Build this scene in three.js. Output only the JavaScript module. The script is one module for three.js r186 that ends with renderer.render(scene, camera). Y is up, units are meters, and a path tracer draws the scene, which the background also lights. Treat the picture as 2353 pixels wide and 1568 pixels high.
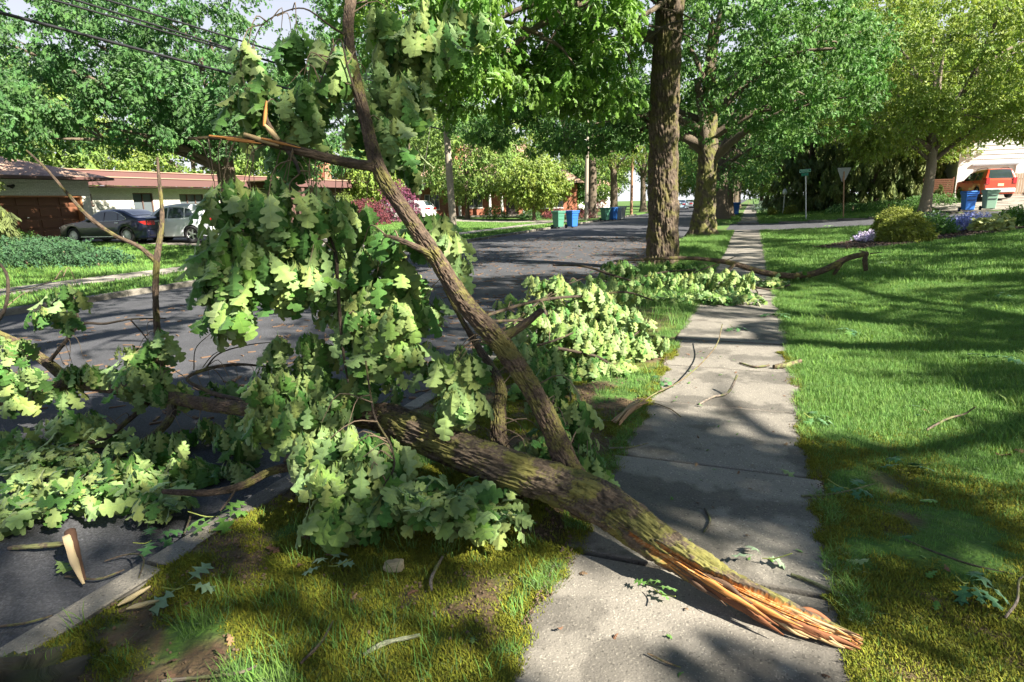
import * as THREE from 'three';
import { mergeGeometries } from 'three/addons/utils/BufferGeometryUtils.js';
import { RoundedBoxGeometry } from 'three/addons/geometries/RoundedBoxGeometry.js';
import { createNoise3D } from 'simplex-noise';

// ───────────────────────── camera, sky, sun, exposure ─────────────────────────
const scene = new THREE.Scene();
const camera = new THREE.PerspectiveCamera(58.6, 1024 / 682, 0.05, 2000);
camera.rotation.order = 'YXZ';
camera.position.set(0, 1.65, 0);
camera.rotation.set(THREE.MathUtils.degToRad(-12.87), THREE.MathUtils.degToRad(21.34), THREE.MathUtils.degToRad(-1.3));
camera.updateMatrixWorld(true);
const renderer = new THREE.WebGLRenderer({ antialias: true });
renderer.toneMapping = THREE.LinearToneMapping;
renderer.toneMappingExposure = 4.15;
renderer.shadowMap.enabled = true;
const SUN = new THREE.Vector3(0.75, 0.616, 0.22).normalize();
{ // hazy bright summer sky: white toward the horizon, light blue overhead, a soft aureole round the sun
  const w = 512, h = 256, d = new Float32Array(w * h * 4), v = new THREE.Vector3();
  for (let j = 0; j < h; j++) for (let i = 0; i < w; i++) {
    const up = ((j + 0.5) / h - 0.5) * Math.PI, ro = ((i + 0.5) / w - 0.5) * 2 * Math.PI;
    v.set(Math.cos(ro) * Math.cos(up), Math.sin(up), Math.sin(ro) * Math.cos(up));
    const e = Math.max(0, v.y), k = Math.pow(1 - e, 1.35), c = Math.max(0, v.dot(SUN)), glow = 0.06 * Math.pow(c, 8) + 0.3 * Math.pow(c, 60), o = (j * w + i) * 4;
    d[o] = 0.02 + 0.26 * k + glow; d[o + 1] = 0.048 + 0.24 * k + glow * 0.96; d[o + 2] = 0.135 + 0.165 * k + glow * 0.86; d[o + 3] = 1;
  }
  const t = new THREE.DataTexture(d, w, h, THREE.RGBAFormat, THREE.FloatType); t.mapping = THREE.EquirectangularReflectionMapping; t.magFilter = t.minFilter = THREE.LinearFilter; t.needsUpdate = true;
  scene.background = t; scene.environment = t;
}
const sun = new THREE.DirectionalLight(new THREE.Color(1, 0.93, 0.80), 5);
sun.name = 'sun';
sun.position.copy(SUN).multiplyScalar(80); sun.target.position.set(0, 0, -15);
sun.position.add(sun.target.position);
sun.castShadow = true; sun.shadow.mapSize.set(4096, 4096);
Object.assign(sun.shadow.camera, { left: -60, right: 60, top: 60, bottom: -60, near: 1, far: 250 });
sun.shadow.radius = 1.0;
scene.add(sun, sun.target);

// ───────────────────────── helpers ─────────────────────────
const V = (x, y, z) => new THREE.Vector3(x, y, z);
const rng = (s) => () => { s = (s + 0x6d2b79f5) | 0; let t = Math.imul(s ^ (s >>> 15), 1 | s); t = (t + Math.imul(t ^ (t >>> 7), 61 | t)) ^ t; return ((t ^ (t >>> 14)) >>> 0) / 4294967296; };
const sx3 = createNoise3D(rng(7));
const clamp = (x, a = 0, b = 1) => Math.min(b, Math.max(a, x)), mix = (a, b, t) => a + (b - a) * t, sst = (a, b, x) => { const t = clamp((x - a) / (b - a)); return t * t * (3 - 2 * t); };
const fbm3 = (x, y, z, o = 3) => { let s = 0, a = 0.5; for (let i = 0; i < o; i++) { s += a * sx3(x, y, z); x *= 2.03; y *= 2.03; z *= 2.03; a *= 0.5; } return s; };
const PW = 2353, PH = 1568, FOC = 1520 / 2560 * 2353;        // measured on the photograph at 2353 x 1568
const fwd = V(0, 0, -1).applyQuaternion(camera.quaternion);
function ray(px, py) { return V((px - PW / 2) / FOC, -(py - PH / 2) / FOC, -1).applyQuaternion(camera.quaternion); }   // unit depth along the view axis
function at(px, py, o) {
  const d = ray(px, py), c = camera.position;
  let t = o.zc;
  if (o.y !== undefined) t = (o.y - c.y) / d.y;
  if (o.x !== undefined) t = (o.x - c.x) / d.x;
  if (o.z !== undefined) t = (o.z - c.z) / d.z;
  return c.clone().addScaledVector(d, t);
}
const depthOf = (p) => p.clone().sub(camera.position).dot(fwd);
const pxSize = (px, p) => px * depthOf(p) / FOC;               // metres that px pixels span at a point
function toPixel(p) { const q = p.clone().sub(camera.position).applyQuaternion(camera.quaternion.clone().invert()); return [PW / 2 + FOC * q.x / -q.z, PH / 2 - FOC * q.y / -q.z, -q.z]; }
const taken = {};
function numbered(n) { const k = taken[n] = (taken[n] ?? -1) + 1; return k ? n + '_' + String(k).padStart(3, '0') : n; }
function tag(o, label, category, group, kind) { o.userData = { label, category }; if (group) o.userData.group = group; if (kind) o.userData.kind = kind; return o; }
function shadow(o) { o.castShadow = o.receiveShadow = true; return o; }
function part(name, geo, m, parent) { const o = shadow(new THREE.Mesh(geo, m)); o.name = parent === scene ? numbered(name) : name; parent.add(o); return o; }
function thing(name, label, category, pos = V(0, 0, 0), turn = 0, group) { const o = new THREE.Group(); o.name = numbered(name); o.position.copy(pos); o.rotation.y = turn; scene.add(o); return tag(o, label, category, group); }
function copyOf(o, pos, turn, label) { const c = o.clone(); c.userData = { ...o.userData }; c.name = numbered(o.name.replace(/_\d{3}$/, '')); scene.add(c); c.position.copy(pos); c.rotation.y = turn; if (label) c.userData.label = label; return c; }
function struct(name, geo, m, label) { const o = part(name, geo, m, scene); o.userData = { kind: 'structure', label: label ?? name.replace(/_/g, ' '), category: name.split('_').pop() }; return o; }
function copies(name, geo, m, list, parent, cols) {
  const o = shadow(new THREE.InstancedMesh(geo, m, list.length));
  o.name = parent === scene ? numbered(name) : name;
  list.forEach((x, i) => o.setMatrixAt(i, x));
  if (cols) cols.forEach((c, i) => o.setColorAt(i, c));
  o.userData.kind = 'stuff';
  parent.add(o); return o;
}
const col = (r, g, b) => new THREE.Color().setRGB(r, g, b);
const mat = (c, rough = 0.9, more = {}) => new THREE.MeshStandardMaterial({ color: Array.isArray(c) ? col(...c) : c, roughness: rough, side: THREE.DoubleSide, ...more });
// periodic value noise and textures
function lattice(seed) { const h = new Float32Array(65536), r = rng(seed); for (let i = 0; i < 65536; i++) h[i] = r(); return (x, y, p) => { const ix = Math.floor(x), iy = Math.floor(y), fx = x - ix, fy = y - iy, w = (a) => ((a % p) + p) % p, u = fx * fx * (3 - 2 * fx), v = fy * fy * (3 - 2 * fy); const g = (a, b) => h[(w(a) * 197 + w(b) * 7919 + seed * 31) & 65535]; return mix(mix(g(ix, iy), g(ix + 1, iy), u), mix(g(ix, iy + 1), g(ix + 1, iy + 1), u), v); }; }
function pf(n, u, v, f, o = 4) { let s = 0, a = 0.5, t = 0; for (let i = 0; i < o; i++) { s += a * n(u * f, v * f, f); t += a; f *= 2; a *= 0.55; } return s / t; }
const toS = (x) => Math.round(255 * clamp(x <= 0.0031308 ? 12.92 * x : 1.055 * Math.pow(x, 1 / 2.4) - 0.055));
function tex(w, h, f, srgb = true, rep) {
  const d = new Uint8Array(w * h * 4);
  for (let y = 0; y < h; y++) for (let x = 0; x < w; x++) { const c = f((x + 0.5) / w, (y + 0.5) / h), i = (y * w + x) * 4; if (srgb) { d[i] = toS(c[0]); d[i + 1] = toS(c[1]); d[i + 2] = toS(c[2]); } else { d[i] = d[i + 1] = d[i + 2] = Math.round(255 * clamp(typeof c === 'number' ? c : c[0])); } d[i + 3] = 255; }
  const t = new THREE.DataTexture(d, w, h); t.wrapS = t.wrapT = THREE.RepeatWrapping; t.magFilter = t.minFilter = THREE.LinearFilter; if (srgb) t.colorSpace = THREE.SRGBColorSpace; if (rep) t.repeat.set(rep[0], rep[1]); t.needsUpdate = true; return t;
}
const N1 = lattice(3), N2 = lattice(11), N3 = lattice(29);
const lerp3 = (a, b, t) => [mix(a[0], b[0], t), mix(a[1], b[1], t), mix(a[2], b[2], t)];

// ───────────────────────── terrain ─────────────────────────
const ROAD_R = -2.62, ROAD_L = -12.25, ROAD_Y = -0.12;      // carriageway between its kerbs
const XR0 = -33.6, XR1 = -41.2;                              // side road
function H(x, z) {
  let h = 0;
  if (x > 0.5) { const d = x - 1.0; h += 0.052 * (d > 0 ? d * d / (d + 1.2) : 0); h = Math.min(h, 1.1); }
  if (x > 4) h += sst(-42, -50, z) * 0.55 * sst(4, 11, x);
  if (x > ROAD_R && z < XR1 - 0.05) h += 0.09;
  if (x < ROAD_L) h += 0.30 * sst(-15, -30, x);
  if (x > ROAD_R && x < 0 && z > XR0 - 3 && z < XR0) h -= 0.0;
  return h;
}
function micro(x, z) { return 0.018 * sx3(x * 1.3, 2.2, z * 1.3) + 0.008 * sx3(x * 5, 7.7, z * 5); }
// ground point under a pixel on the sloping lawns
function onLand(px, py, lift = 0) { let p = at(px, py, { y: 0 }); for (let i = 0; i < 40; i++) { const q = at(px, py, { y: H(p.x, p.z) + lift }); p = q.lerp(p, 0.5); } return p; }

// ───────────────────────── tubes with bark relief ─────────────────────────
function tube(pts, radii, seg, rings, o = {}) {
  const curve = pts.length > 2 ? new THREE.CatmullRomCurve3(pts, false, 'centripetal') : new THREE.LineCurve3(pts[0], pts[1]);
  const lens = [0]; for (let i = 1; i < pts.length; i++) lens.push(lens[i - 1] + pts[i].distanceTo(pts[i - 1]));
  const L = lens[lens.length - 1];
  const P = [], T = [];
  for (let i = 0; i <= rings; i++) { const t = i / rings; P.push(curve.getPoint(t)); }
  for (let i = 0; i <= rings; i++) T.push(P[Math.min(rings, i + 1)].clone().sub(P[Math.max(0, i - 1)]).normalize());
  const nP = pts.length - 1, R = (t) => { const f = t * nP, i = Math.min(nP - 1, Math.floor(f)); return mix(radii[i], radii[i + 1], f - i); };
  let nrm = V(0.31, 0.2, 0.93).cross(T[0]); if (nrm.lengthSq() < 0.01) nrm = V(1, 0, 0).cross(T[0]); nrm.normalize();
  const pos = [], uv = [], cl = [], idx = [];
  let s = 0;
  for (let i = 0; i <= rings; i++) {
    if (i) s += P[i].distanceTo(P[i - 1]);
    nrm.addScaledVector(T[i], -nrm.dot(T[i])).normalize();
    const b = T[i].clone().cross(nrm), r0 = R(i / rings);
    for (let j = 0; j <= seg; j++) {
      const th = j / seg * Math.PI * 2, c = Math.cos(th), n = Math.sin(th);
      let r = r0;
      const dir = nrm.clone().multiplyScalar(c).addScaledVector(b, n);
      if (o.relief) r *= 1 + o.relief(c, n, s, r0, dir, P[i]);
      const p = P[i].clone().addScaledVector(dir, r);
      pos.push(p.x, p.y, p.z); uv.push(j / seg * Math.max(1, Math.round(r0 * 6.28 / 0.35)) * 0.35, s);
      if (o.color) cl.push(...o.color(p, s, dir));
    }
  }
  for (let i = 0; i < rings; i++) for (let j = 0; j < seg; j++) { const a = i * (seg + 1) + j, b2 = a + seg + 1; idx.push(a, a + 1, b2, a + 1, b2 + 1, b2); }
  if (o.cap !== false) for (const [i, flip] of [[0, 1], [rings, 0]]) { const c = pos.length / 3; pos.push(P[i].x, P[i].y, P[i].z); uv.push(0, 0); if (o.color) cl.push(...o.color(P[i], 0, T[i])); for (let j = 0; j < seg; j++) { const a = i * (seg + 1) + j; flip ? idx.push(c, a + 1, a) : idx.push(c, a, a + 1); } }
  const g = new THREE.BufferGeometry();
  g.setAttribute('position', new THREE.Float32BufferAttribute(pos, 3)); g.setAttribute('uv', new THREE.Float32BufferAttribute(uv, 2));
  if (o.color) g.setAttribute('color', new THREE.Float32BufferAttribute(cl, 3));
  g.setIndex(idx); g.computeVertexNormals();
  // join the normals along the seam
  const nn = g.attributes.normal; for (let i = 0; i <= rings; i++) { const a = i * (seg + 1), b = a + seg; const v = V(nn.getX(a) + nn.getX(b), nn.getY(a) + nn.getY(b), nn.getZ(a) + nn.getZ(b)).normalize(); nn.setXYZ(a, v.x, v.y, v.z); nn.setXYZ(b, v.x, v.y, v.z); }
  return g;
}
const furrow = (a, k) => Math.max(0, 1 - Math.abs(a) * k);
const barkRelief = (across, along, amp) => (c, n, s, r) => { const k = r / across, w = 0.5 * sx3(c * k * 0.5, n * k * 0.5, s / along * 0.8), a = sx3(c * k + w, n * k, s / along), b = sx3(c * k * 1.9 + 9, n * k * 1.9 + w, s / along * 1.7), d = sx3(c * k * 0.6, n * k * 0.6, s / along * 3.1); return amp * (0.45 - furrow(a, 3.4) - 0.6 * furrow(b, 3.2) - 0.15 * furrow(d, 7)) + amp * 0.16 * sx3(c * k * 5, n * k * 5, s / along * 9) + 0.07 * sx3(c * 0.9, n * 0.9, s * 1.7) + (r < 0.16 ? 0.06 * sx3(c * 1.6 + 4, n * 1.6, s * 6) : 0); };
// bark colour: grey-brown plates with patches of green-yellow moss and pale lichen, by noise alone
const barkColor = (base, moss, amount, sc = 1) => (p) => {
  const a = 0.5 + 0.5 * fbm3(p.x * 9 * sc, p.y * 9 * sc, p.z * 9 * sc, 3) * 1.4, b = fbm3(p.x * 3.3 * sc + 5, p.y * 3.3 * sc, p.z * 3.3 * sc, 3), f = fbm3(p.x * 40 * sc, p.y * 40 * sc, p.z * 40 * sc, 2);
  const k = 0.5 + 0.85 * a + 0.8 * f; let c = [base[0] * k, base[1] * k, base[2] * k];
  const m = sst(0.42 - amount, 0.62 - amount, 0.5 + b * 0.7 + f * 0.35) * 0.85; c = lerp3(c, moss, m);
  return c.map((q) => Math.max(0.006, q));
};
const barkBump = tex(512, 512, (u, v) => { const a = pf(N1, u, v, 16, 4), n = N2(u * 24, v * 6, 24) * 0.6 + N3(u * 48, v * 12, 48) * 0.4; return 0.5 * a + 0.5 * (1 - Math.abs(2 * n - 1)); }, false, [1 / 0.35, 1 / 0.5]);
const barkMap = tex(512, 512, (u, v) => { const a = pf(N3, u, v, 12, 5), b = pf(N1, u, v, 6, 3); const k = 0.55 + 0.9 * a; return [k, k * mix(0.94, 1.02, b), k * mix(0.86, 1.0, b)].map((x) => clamp(x)); }, true, [1 / 0.35, 1 / 0.5]);
const barkMat = new THREE.MeshStandardMaterial({ color: 0xffffff, vertexColors: true, map: barkMap, bumpMap: barkBump, bumpScale: 0.012, roughness: 0.95, side: THREE.DoubleSide });
const farBark = new THREE.MeshStandardMaterial({ color: col(0.125, 0.098, 0.071), map: barkMap, bumpMap: barkBump, bumpScale: 0.02, roughness: 0.95, side: THREE.DoubleSide });
const darkBark = farBark;
const twigMat = new THREE.MeshStandardMaterial({ color: col(0.17, 0.125, 0.085), map: barkMap, roughness: 0.9, side: THREE.DoubleSide });
const greenStem = mat([0.22, 0.26, 0.06], 0.7);

// ───────────────────────── leaves ─────────────────────────
const OAK = [[0.015, 0], [0.04, 0.06], [0.09, 0.13], [0.16, 0.165], [0.20, 0.20], [0.20, 0.245], [0.155, 0.275], [0.115, 0.295], [0.10, 0.33], [0.13, 0.36], [0.21, 0.385], [0.285, 0.42], [0.315, 0.47], [0.30, 0.52], [0.24, 0.545], [0.175, 0.56], [0.15, 0.595], [0.18, 0.63], [0.26, 0.655], [0.335, 0.70], [0.355, 0.755], [0.325, 0.805], [0.255, 0.815], [0.195, 0.815], [0.175, 0.845], [0.20, 0.88], [0.205, 0.925], [0.17, 0.965], [0.11, 0.975], [0.06, 0.985], [0.02, 1.0]];
const PIN = [[0.012, 0], [0.03, 0.16], [0.23, 0.20], [0.10, 0.31], [0.06, 0.38], [0.24, 0.48], [0.36, 0.50], [0.20, 0.62], [0.09, 0.66], [0.20, 0.80], [0.25, 0.88], [0.10, 0.86], [0.02, 1.0]];
function leafGeo(outline, seed, o = {}) {
  const r = rng(seed), { fold = 0.25, droop = 0.5, wav = 0.03, stem = 0.14 } = o, pos = [], uv = [], idx = [];
  const put = (x, y) => { // bent: droops along its length, folded at the midrib, wavy at the rim
    const a = droop * y, yy = droop ? Math.sin(a) / droop : y, zz = droop ? -(1 - Math.cos(a)) / droop : 0;
    const z = zz - Math.abs(x) * fold + wav * sx3(x * 5 + seed, y * 5, seed * 1.7) * (Math.abs(x) * 6 + 0.2);
    pos.push(x * Math.cos(fold), yy, z); uv.push(x + 0.5, y);
  };
  for (const s of [-1, 1]) {
    const q0 = r() * 9, sh = (r() - 0.5) * 0.05, jit = outline.map(([x, y]) => [x * (o.wide ?? 1) * (1.02 + 0.2 * sx3(y * 2.5, q0, seed)) * s, clamp(y + sh * Math.sin(y * 3.14))]); const b = pos.length / 3;
    jit.forEach(([x, y]) => { put(0, y); put(x, y); });
    for (let i = 0; i < outline.length - 1; i++) { const a = b + i * 2; s > 0 ? idx.push(a, a + 1, a + 3, a, a + 3, a + 2) : idx.push(a, a + 3, a + 1, a, a + 2, a + 3); }
  }
  if (stem) { const b = pos.length / 3; pos.push(-0.008, 0.01, 0, 0.008, 0.01, 0, 0, -stem, 0.02); uv.push(0.5, 0.01, 0.5, 0.01, 0.5, 0.0); idx.push(b, b + 1, b + 2); }
  const g = new THREE.BufferGeometry(); g.setAttribute('position', new THREE.Float32BufferAttribute(pos, 3)); g.setAttribute('uv', new THREE.Float32BufferAttribute(uv, 2)); g.setIndex(idx); g.computeVertexNormals(); return g;
}
const veins = (u, v) => { const x = Math.abs(u - 0.5), s = v - x * 0.75, side = Math.abs(((s * 7.5) % 1 + 1) % 1 - 0.5) * 2; return Math.max(x < 0.010 + 0.008 * (1 - v) ? 1 : 0, side > 0.93 && x < 0.33 ? 0.55 : 0); };
const leafMap = (pale) => tex(256, 512, (u, v) => { const k = 0.80 + 0.34 * pf(N1, u, v, 10, 4), w = veins(u, v), spot = N2(u * 40, v * 80, 40) > 0.93 ? 0.75 : 1; const c = pale ? lerp3([0.84 * k, 0.90 * k, 0.78 * k], [0.95, 1.0, 0.62], w * 0.55) : lerp3([0.78 * k, 0.86 * k, 0.72 * k], [1, 1, 0.7], w * 0.75); return c.map((q) => clamp(q * spot)); });
const leafPaleMap = leafMap(true), leafDarkMap = leafMap(false);
const leafBump = tex(256, 512, (u, v) => 0.5 + 0.35 * (pf(N1, u, v, 8, 3) - 0.5) - 0.4 * veins(u, v), false);
const leafMat = (c, map, tr = 0.3, rough = 0.95) => new THREE.MeshPhysicalMaterial({ color: col(...c), map, bumpMap: leafBump, bumpScale: 0.0015, roughness: rough, transmission: tr, thickness: 0, ior: 1.4, side: THREE.DoubleSide });
// undersides of the torn oak leaves (pale) and their upper sides (deep green)
const paleLeaf = [[0.28, 0.365, 0.135], [0.235, 0.335, 0.095], [0.325, 0.405, 0.19], [0.20, 0.315, 0.075]].map((c) => leafMat(c, leafPaleMap, 0.25));
const darkLeaf = [[0.085, 0.20, 0.035], [0.07, 0.17, 0.035], [0.13, 0.255, 0.035]].map((c) => leafMat(c, leafDarkMap, 0.3, 0.85));
const oakLeaves = [0, 1, 2, 3, 4, 5].map((i) => leafGeo(OAK, 40 + i, { fold: [0.12, 0.38, 0.22, 0.5, 0.08, 0.3][i], droop: [0.6, 1.1, 0.3, 0.8, 1.5, -0.6][i], wav: [0.025, 0.04, 0.03, 0.035, 0.045, 0.03][i], wide: [0.8, 0.74, 0.84, 0.78, 0.72, 0.82][i] }));
const pinLeaves = [0, 1, 2].map((i) => leafGeo(PIN, 60 + i, { fold: [0.15, 0.3, 0.1][i], droop: [0.4, 0.8, 1.1][i], stem: 0.3 }));
function leafMatrix(p, axis, normal, len) { const y = axis.clone().normalize(), z = normal.clone().addScaledVector(y, -normal.dot(y)).normalize(), x = y.clone().cross(z); return new THREE.Matrix4().makeBasis(x, y, z).scale(V(len, len, len)).setPosition(p); }
// ───────────────────────── ground, roads, pavements ─────────────────────────
const mossAt = (x, z) => 0.5 + 0.5 * fbm3(x * 1.1 + 3, 1.5, z * 1.1, 3) * 1.3;
const bareAt = (x, z) => 0.5 + 0.5 * fbm3(x * 1.7 - 8, 4.5, z * 1.7, 4) * 1.35;
const isVerge = (x) => x > ROAD_R && x < -0.72;
function mossZone(x, z) { return isVerge(x) ? sst(-14, -5, z) : x > 0.4 ? sst(-5.6, -3.2, z - 0.25 * x) * 0.95 : 0; }
const steps = (list) => { const out = []; for (const [a, b, d] of list) { const n = Math.max(1, Math.round(Math.abs(b - a) / d)); for (let i = 0; i < n; i++) out.push(a + (b - a) * i / n); } out.push(list[list.length - 1][1]); return out; };
{
  const e = 0.01, X = [...steps([[-420, -60, 40], [-60, -16, 2], [-16, ROAD_L - 0.1, 0.6]]), ROAD_L - 0.1 + e, -10, -5, ROAD_R + 0.12 - e, ...steps([[ROAD_R + 0.12, -0.75, 0.05]]), -0.74, 0.47, ...steps([[0.48, 4, 0.06], [4, 8, 0.2], [8, 24, 0.5], [24, 60, 3], [60, 420, 40]])];
  const Z = steps([[60, 2, 4], [2, -0.5, 0.2], [-0.5, -8, 0.055], [-8, -16, 0.12], [-16, -33, 0.3], [-33, -41, 1], [-41, -41.22, 0.22], [-41.22, -41.3, 0.08], [-41.3, -60, 0.6], [-60, -140, 4], [-140, -560, 40]]);
  const pos = [], uv = [], c = [], idx = [];
  for (const z of Z) for (const x of X) {
    let y = H(x, z);
    if (x > ROAD_L - 0.095 && x < ROAD_R + 0.115) y = -0.4;
    else if (x > -0.745 && x < 0.475) y = -0.06;
    else if (z < -41.21 || z > XR0) y += micro(x, z) * (x > ROAD_R ? 1 : 0.6) + (x > ROAD_R && z > -30 ? -0.004 - (Math.abs(x + 1.7) > 0.8 && x < -0.7 ? 0.012 : 0) : 0);
    pos.push(x, y, z); uv.push(x, z);
    const m = mossZone(x, z), a = mossAt(x, z), b = bareAt(x, z), f = fbm3(x * 14, 3, z * 14, 2);
    const lawn = [0.06 + 0.02 * a, 0.14 + 0.03 * a, 0.02], moss = [0.115 + 0.05 * f, 0.125 + 0.05 * f, 0.016], dirt = [0.115 + 0.04 * f, 0.078 + 0.03 * f, 0.045 + 0.02 * f];
    let k = lerp3(lawn, moss, m * sst(0.36, 0.55, a));
    k = lerp3(k, dirt, isVerge(x) ? sst(0.50, 0.66, b + 0.12 * f) * mix(0.5, 1, m) : m * sst(0.62, 0.74, b + 0.1 * f));
    c.push(...k.map((q) => Math.max(0.01, q)));
  }
  const n = X.length; for (let j = 0; j < Z.length - 1; j++) for (let i = 0; i < n - 1; i++) { const a = j * n + i, b = a + n; idx.push(a, a + 1, b, a + 1, b + 1, b); }
  const g = new THREE.BufferGeometry(); g.setAttribute('position', new THREE.Float32BufferAttribute(pos, 3)); g.setAttribute('uv', new THREE.Float32BufferAttribute(uv, 2)); g.setAttribute('color', new THREE.Float32BufferAttribute(c, 3)); g.setIndex(idx); g.computeVertexNormals();
  const map = tex(1024, 1024, (u, v) => { const k = 0.5 + 0.55 * pf(N1, u, v, 32, 5), w = pf(N2, u, v, 64, 3); return [clamp(k * mix(0.9, 1.15, w)), clamp(k), clamp(k * mix(0.8, 1, w))]; }, true, [1 / 1.3, 1 / 1.3]);
  const bump = tex(1024, 1024, (u, v) => pf(N3, u, v, 48, 5), false, [1 / 1.3, 1 / 1.3]);
  struct('ground', g, new THREE.MeshStandardMaterial({ color: 0xffffff, vertexColors: true, map, bumpMap: bump, bumpScale: 0.02, roughness: 1, side: THREE.DoubleSide }), 'lawn and verge soil with moss and bare earth');
}
const asphaltMap = tex(1024, 1024, (u, v) => { const a = N1(u * 256, v * 256, 256), b = N2(u * 400, v * 400, 400), p = pf(N3, u, v, 6, 4); const k = 0.036 + 0.04 * a * a + 0.03 * (p - 0.5) + (b > 0.86 ? 0.09 * (b - 0.86) / 0.14 : 0); return [k, k * 1.02, k * 1.16]; }, true, [0.5, 0.5]);
const asphaltBump = tex(1024, 1024, (u, v) => N1(u * 256, v * 256, 256) * 0.6 + N2(u * 400, v * 400, 400) * 0.4, false, [0.5, 0.5]);
const asphalt = new THREE.MeshStandardMaterial({ map: asphaltMap, bumpMap: asphaltBump, bumpScale: 0.006, roughness: 0.85, side: THREE.DoubleSide });
function sheet(x0, x1, z0, z1, nx, nz, y) { const g = new THREE.PlaneGeometry(1, 1, nx, nz), p = g.attributes.position, u = g.attributes.uv; for (let i = 0; i < p.count; i++) { const x = mix(x0, x1, p.getX(i) + 0.5), z = mix(z0, z1, 0.5 - p.getY(i)); p.setXYZ(i, x, y(x, z), z); u.setXY(i, x, z); } const ix = g.index; if ((x1 - x0) * (z1 - z0) < 0) for (let i = 0; i < ix.count; i += 3) { const t = ix.getX(i); ix.setX(i, ix.getX(i + 1)); ix.setX(i + 1, t); } g.computeVertexNormals(); return g; }
struct('road', sheet(ROAD_L - 0.02, ROAD_R + 0.02, 60, -420, 16, 160, (x, z) => ROAD_Y + 0.07 * (1 - ((x + 7.4) / 4.8) ** 2) * 0.9 + 0.006 * sx3(x * 0.8, 0, z * 0.4)), asphalt, 'blue grey asphalt street with scattered bark debris');
struct('side_road', sheet(ROAD_R - 0.4, 60, XR0, XR1, 60, 12, (x, z) => H(x, z) + 0.012 - 0.09 * sst(-0.9, -2.9, x)), asphalt, 'asphalt side road rising between two lawns');
const concMap = (base, speck) => tex(1024, 1024, (u, v) => { const a = N1(u * 200, v * 200, 200), b = N2(u * 330, v * 330, 330), p = pf(N3, u, v, 5, 5), s = pf(N1, u, v, 24, 4); let k = base * (0.72 + 0.3 * s + 0.35 * p); const c = [k, k * 0.91, k * 0.77]; if (b > 0.78) { const q = (b - 0.78) * 4.5 * speck; c[0] += 0.26 * q; c[1] += 0.235 * q; c[2] += 0.19 * q; } if (a < 0.2) { const q = 1 - (0.2 - a) * 3.2; c[0] *= q; c[1] *= q; c[2] *= q; } const st = sst(0.60, 0.72, pf(N2, u, v, 4, 5)) * 0.45; return [c[0] * (1 - st), c[1] * (1 - st), c[2] * (1 - st)]; }, true, [1 / 1.7, 1 / 1.7]);
const concBump = tex(1024, 1024, (u, v) => 0.5 * N1(u * 200, v * 200, 200) + 0.5 * N2(u * 330, v * 330, 330), false, [1 / 1.7, 1 / 1.7]);
const conc = [concMap(0.17, 1), concMap(0.185, 0.9)].map((m) => new THREE.MeshStandardMaterial({ map: m, bumpMap: concBump, bumpScale: 0.0022, roughness: 0.92, side: THREE.DoubleSide }));
const kerbMat = new THREE.MeshStandardMaterial({ map: concMap(0.18, 0.7), bumpMap: concBump, bumpScale: 0.006, roughness: 0.95, side: THREE.DoubleSide });
const paleConc = new THREE.MeshStandardMaterial({ map: concMap(0.26, 0.4), bumpMap: concBump, bumpScale: 0.003, roughness: 0.95, side: THREE.DoubleSide });
function planarUV(g, ox, oz) { const p = g.attributes.position, n = g.attributes.normal, u = g.attributes.uv; for (let i = 0; i < p.count; i++) { const ax = Math.abs(n.getX(i)), ay = Math.abs(n.getY(i)); if (ay >= ax && ay > 0.5) u.setXY(i, p.getX(i) + ox, p.getZ(i) + oz); else if (ax > 0.5) u.setXY(i, p.getZ(i) + ox, p.getY(i) + oz); else u.setXY(i, p.getX(i) + ox, p.getY(i) + oz); } return g; }
function slabGeo(w, h, d, r, seed) { const q = rng(seed), g = planarUV(new RoundedBoxGeometry(w, h, d, 2, r), q() * 9, q() * 9); return g; }
{
  const bed = struct('sidewalk', sheet(-0.74, 0.47, 3, -34, 1, 40, () => -0.035), mat([0.17, 0.145, 0.115], 1), 'concrete slab sidewalk running past the fallen limb');
  bed.userData.category = 'sidewalk';
  const geos = [0, 1, 2, 3, 4, 5].map((i) => slabGeo(1.245, 0.1, 1.172, 0.016, 100 + i)), r = rng(5);
  for (let i = 0, z = -1.97 + 1.2 * 3; z > -33; i++, z -= 1.2) { const m = part('slab', geos[i % 6], conc[r() < 0.6 ? 0 : 1], bed); m.position.set(-0.135, -0.046 + (r() - 0.5) * 0.012, z); m.rotation.set((r() - 0.5) * 0.012, (i % 2) * Math.PI, (r() - 0.5) * 0.012); }
  const ramp = part('slab', slabGeo(2.6, 0.1, 1.1, 0.012, 120), conc[1], bed); ramp.position.set(0.3, -0.046, -33.2); ramp.userData.label = 'wider ramp slab at the street corner';
  const far = struct('sidewalk', sheet(-0.74, 0.47, -41.3, -140, 1, 40, () => 0.05), mat([0.17, 0.145, 0.115], 1), 'concrete sidewalk continuing beyond the side road');
  for (let i = 0, z = -41.9; z > -62; i++, z -= 1.2) { const m = part('slab', geos[(i * 5) % 6], conc[1], far); m.position.set(-0.135, 0.045 + (r() - 0.5) * 0.01, z); m.rotation.y = (i % 2) * Math.PI; }
  part('paving', sheet(-0.75, 0.48, -62.4, -140, 1, 20, () => 0.09), conc[1], far);
}
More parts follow.
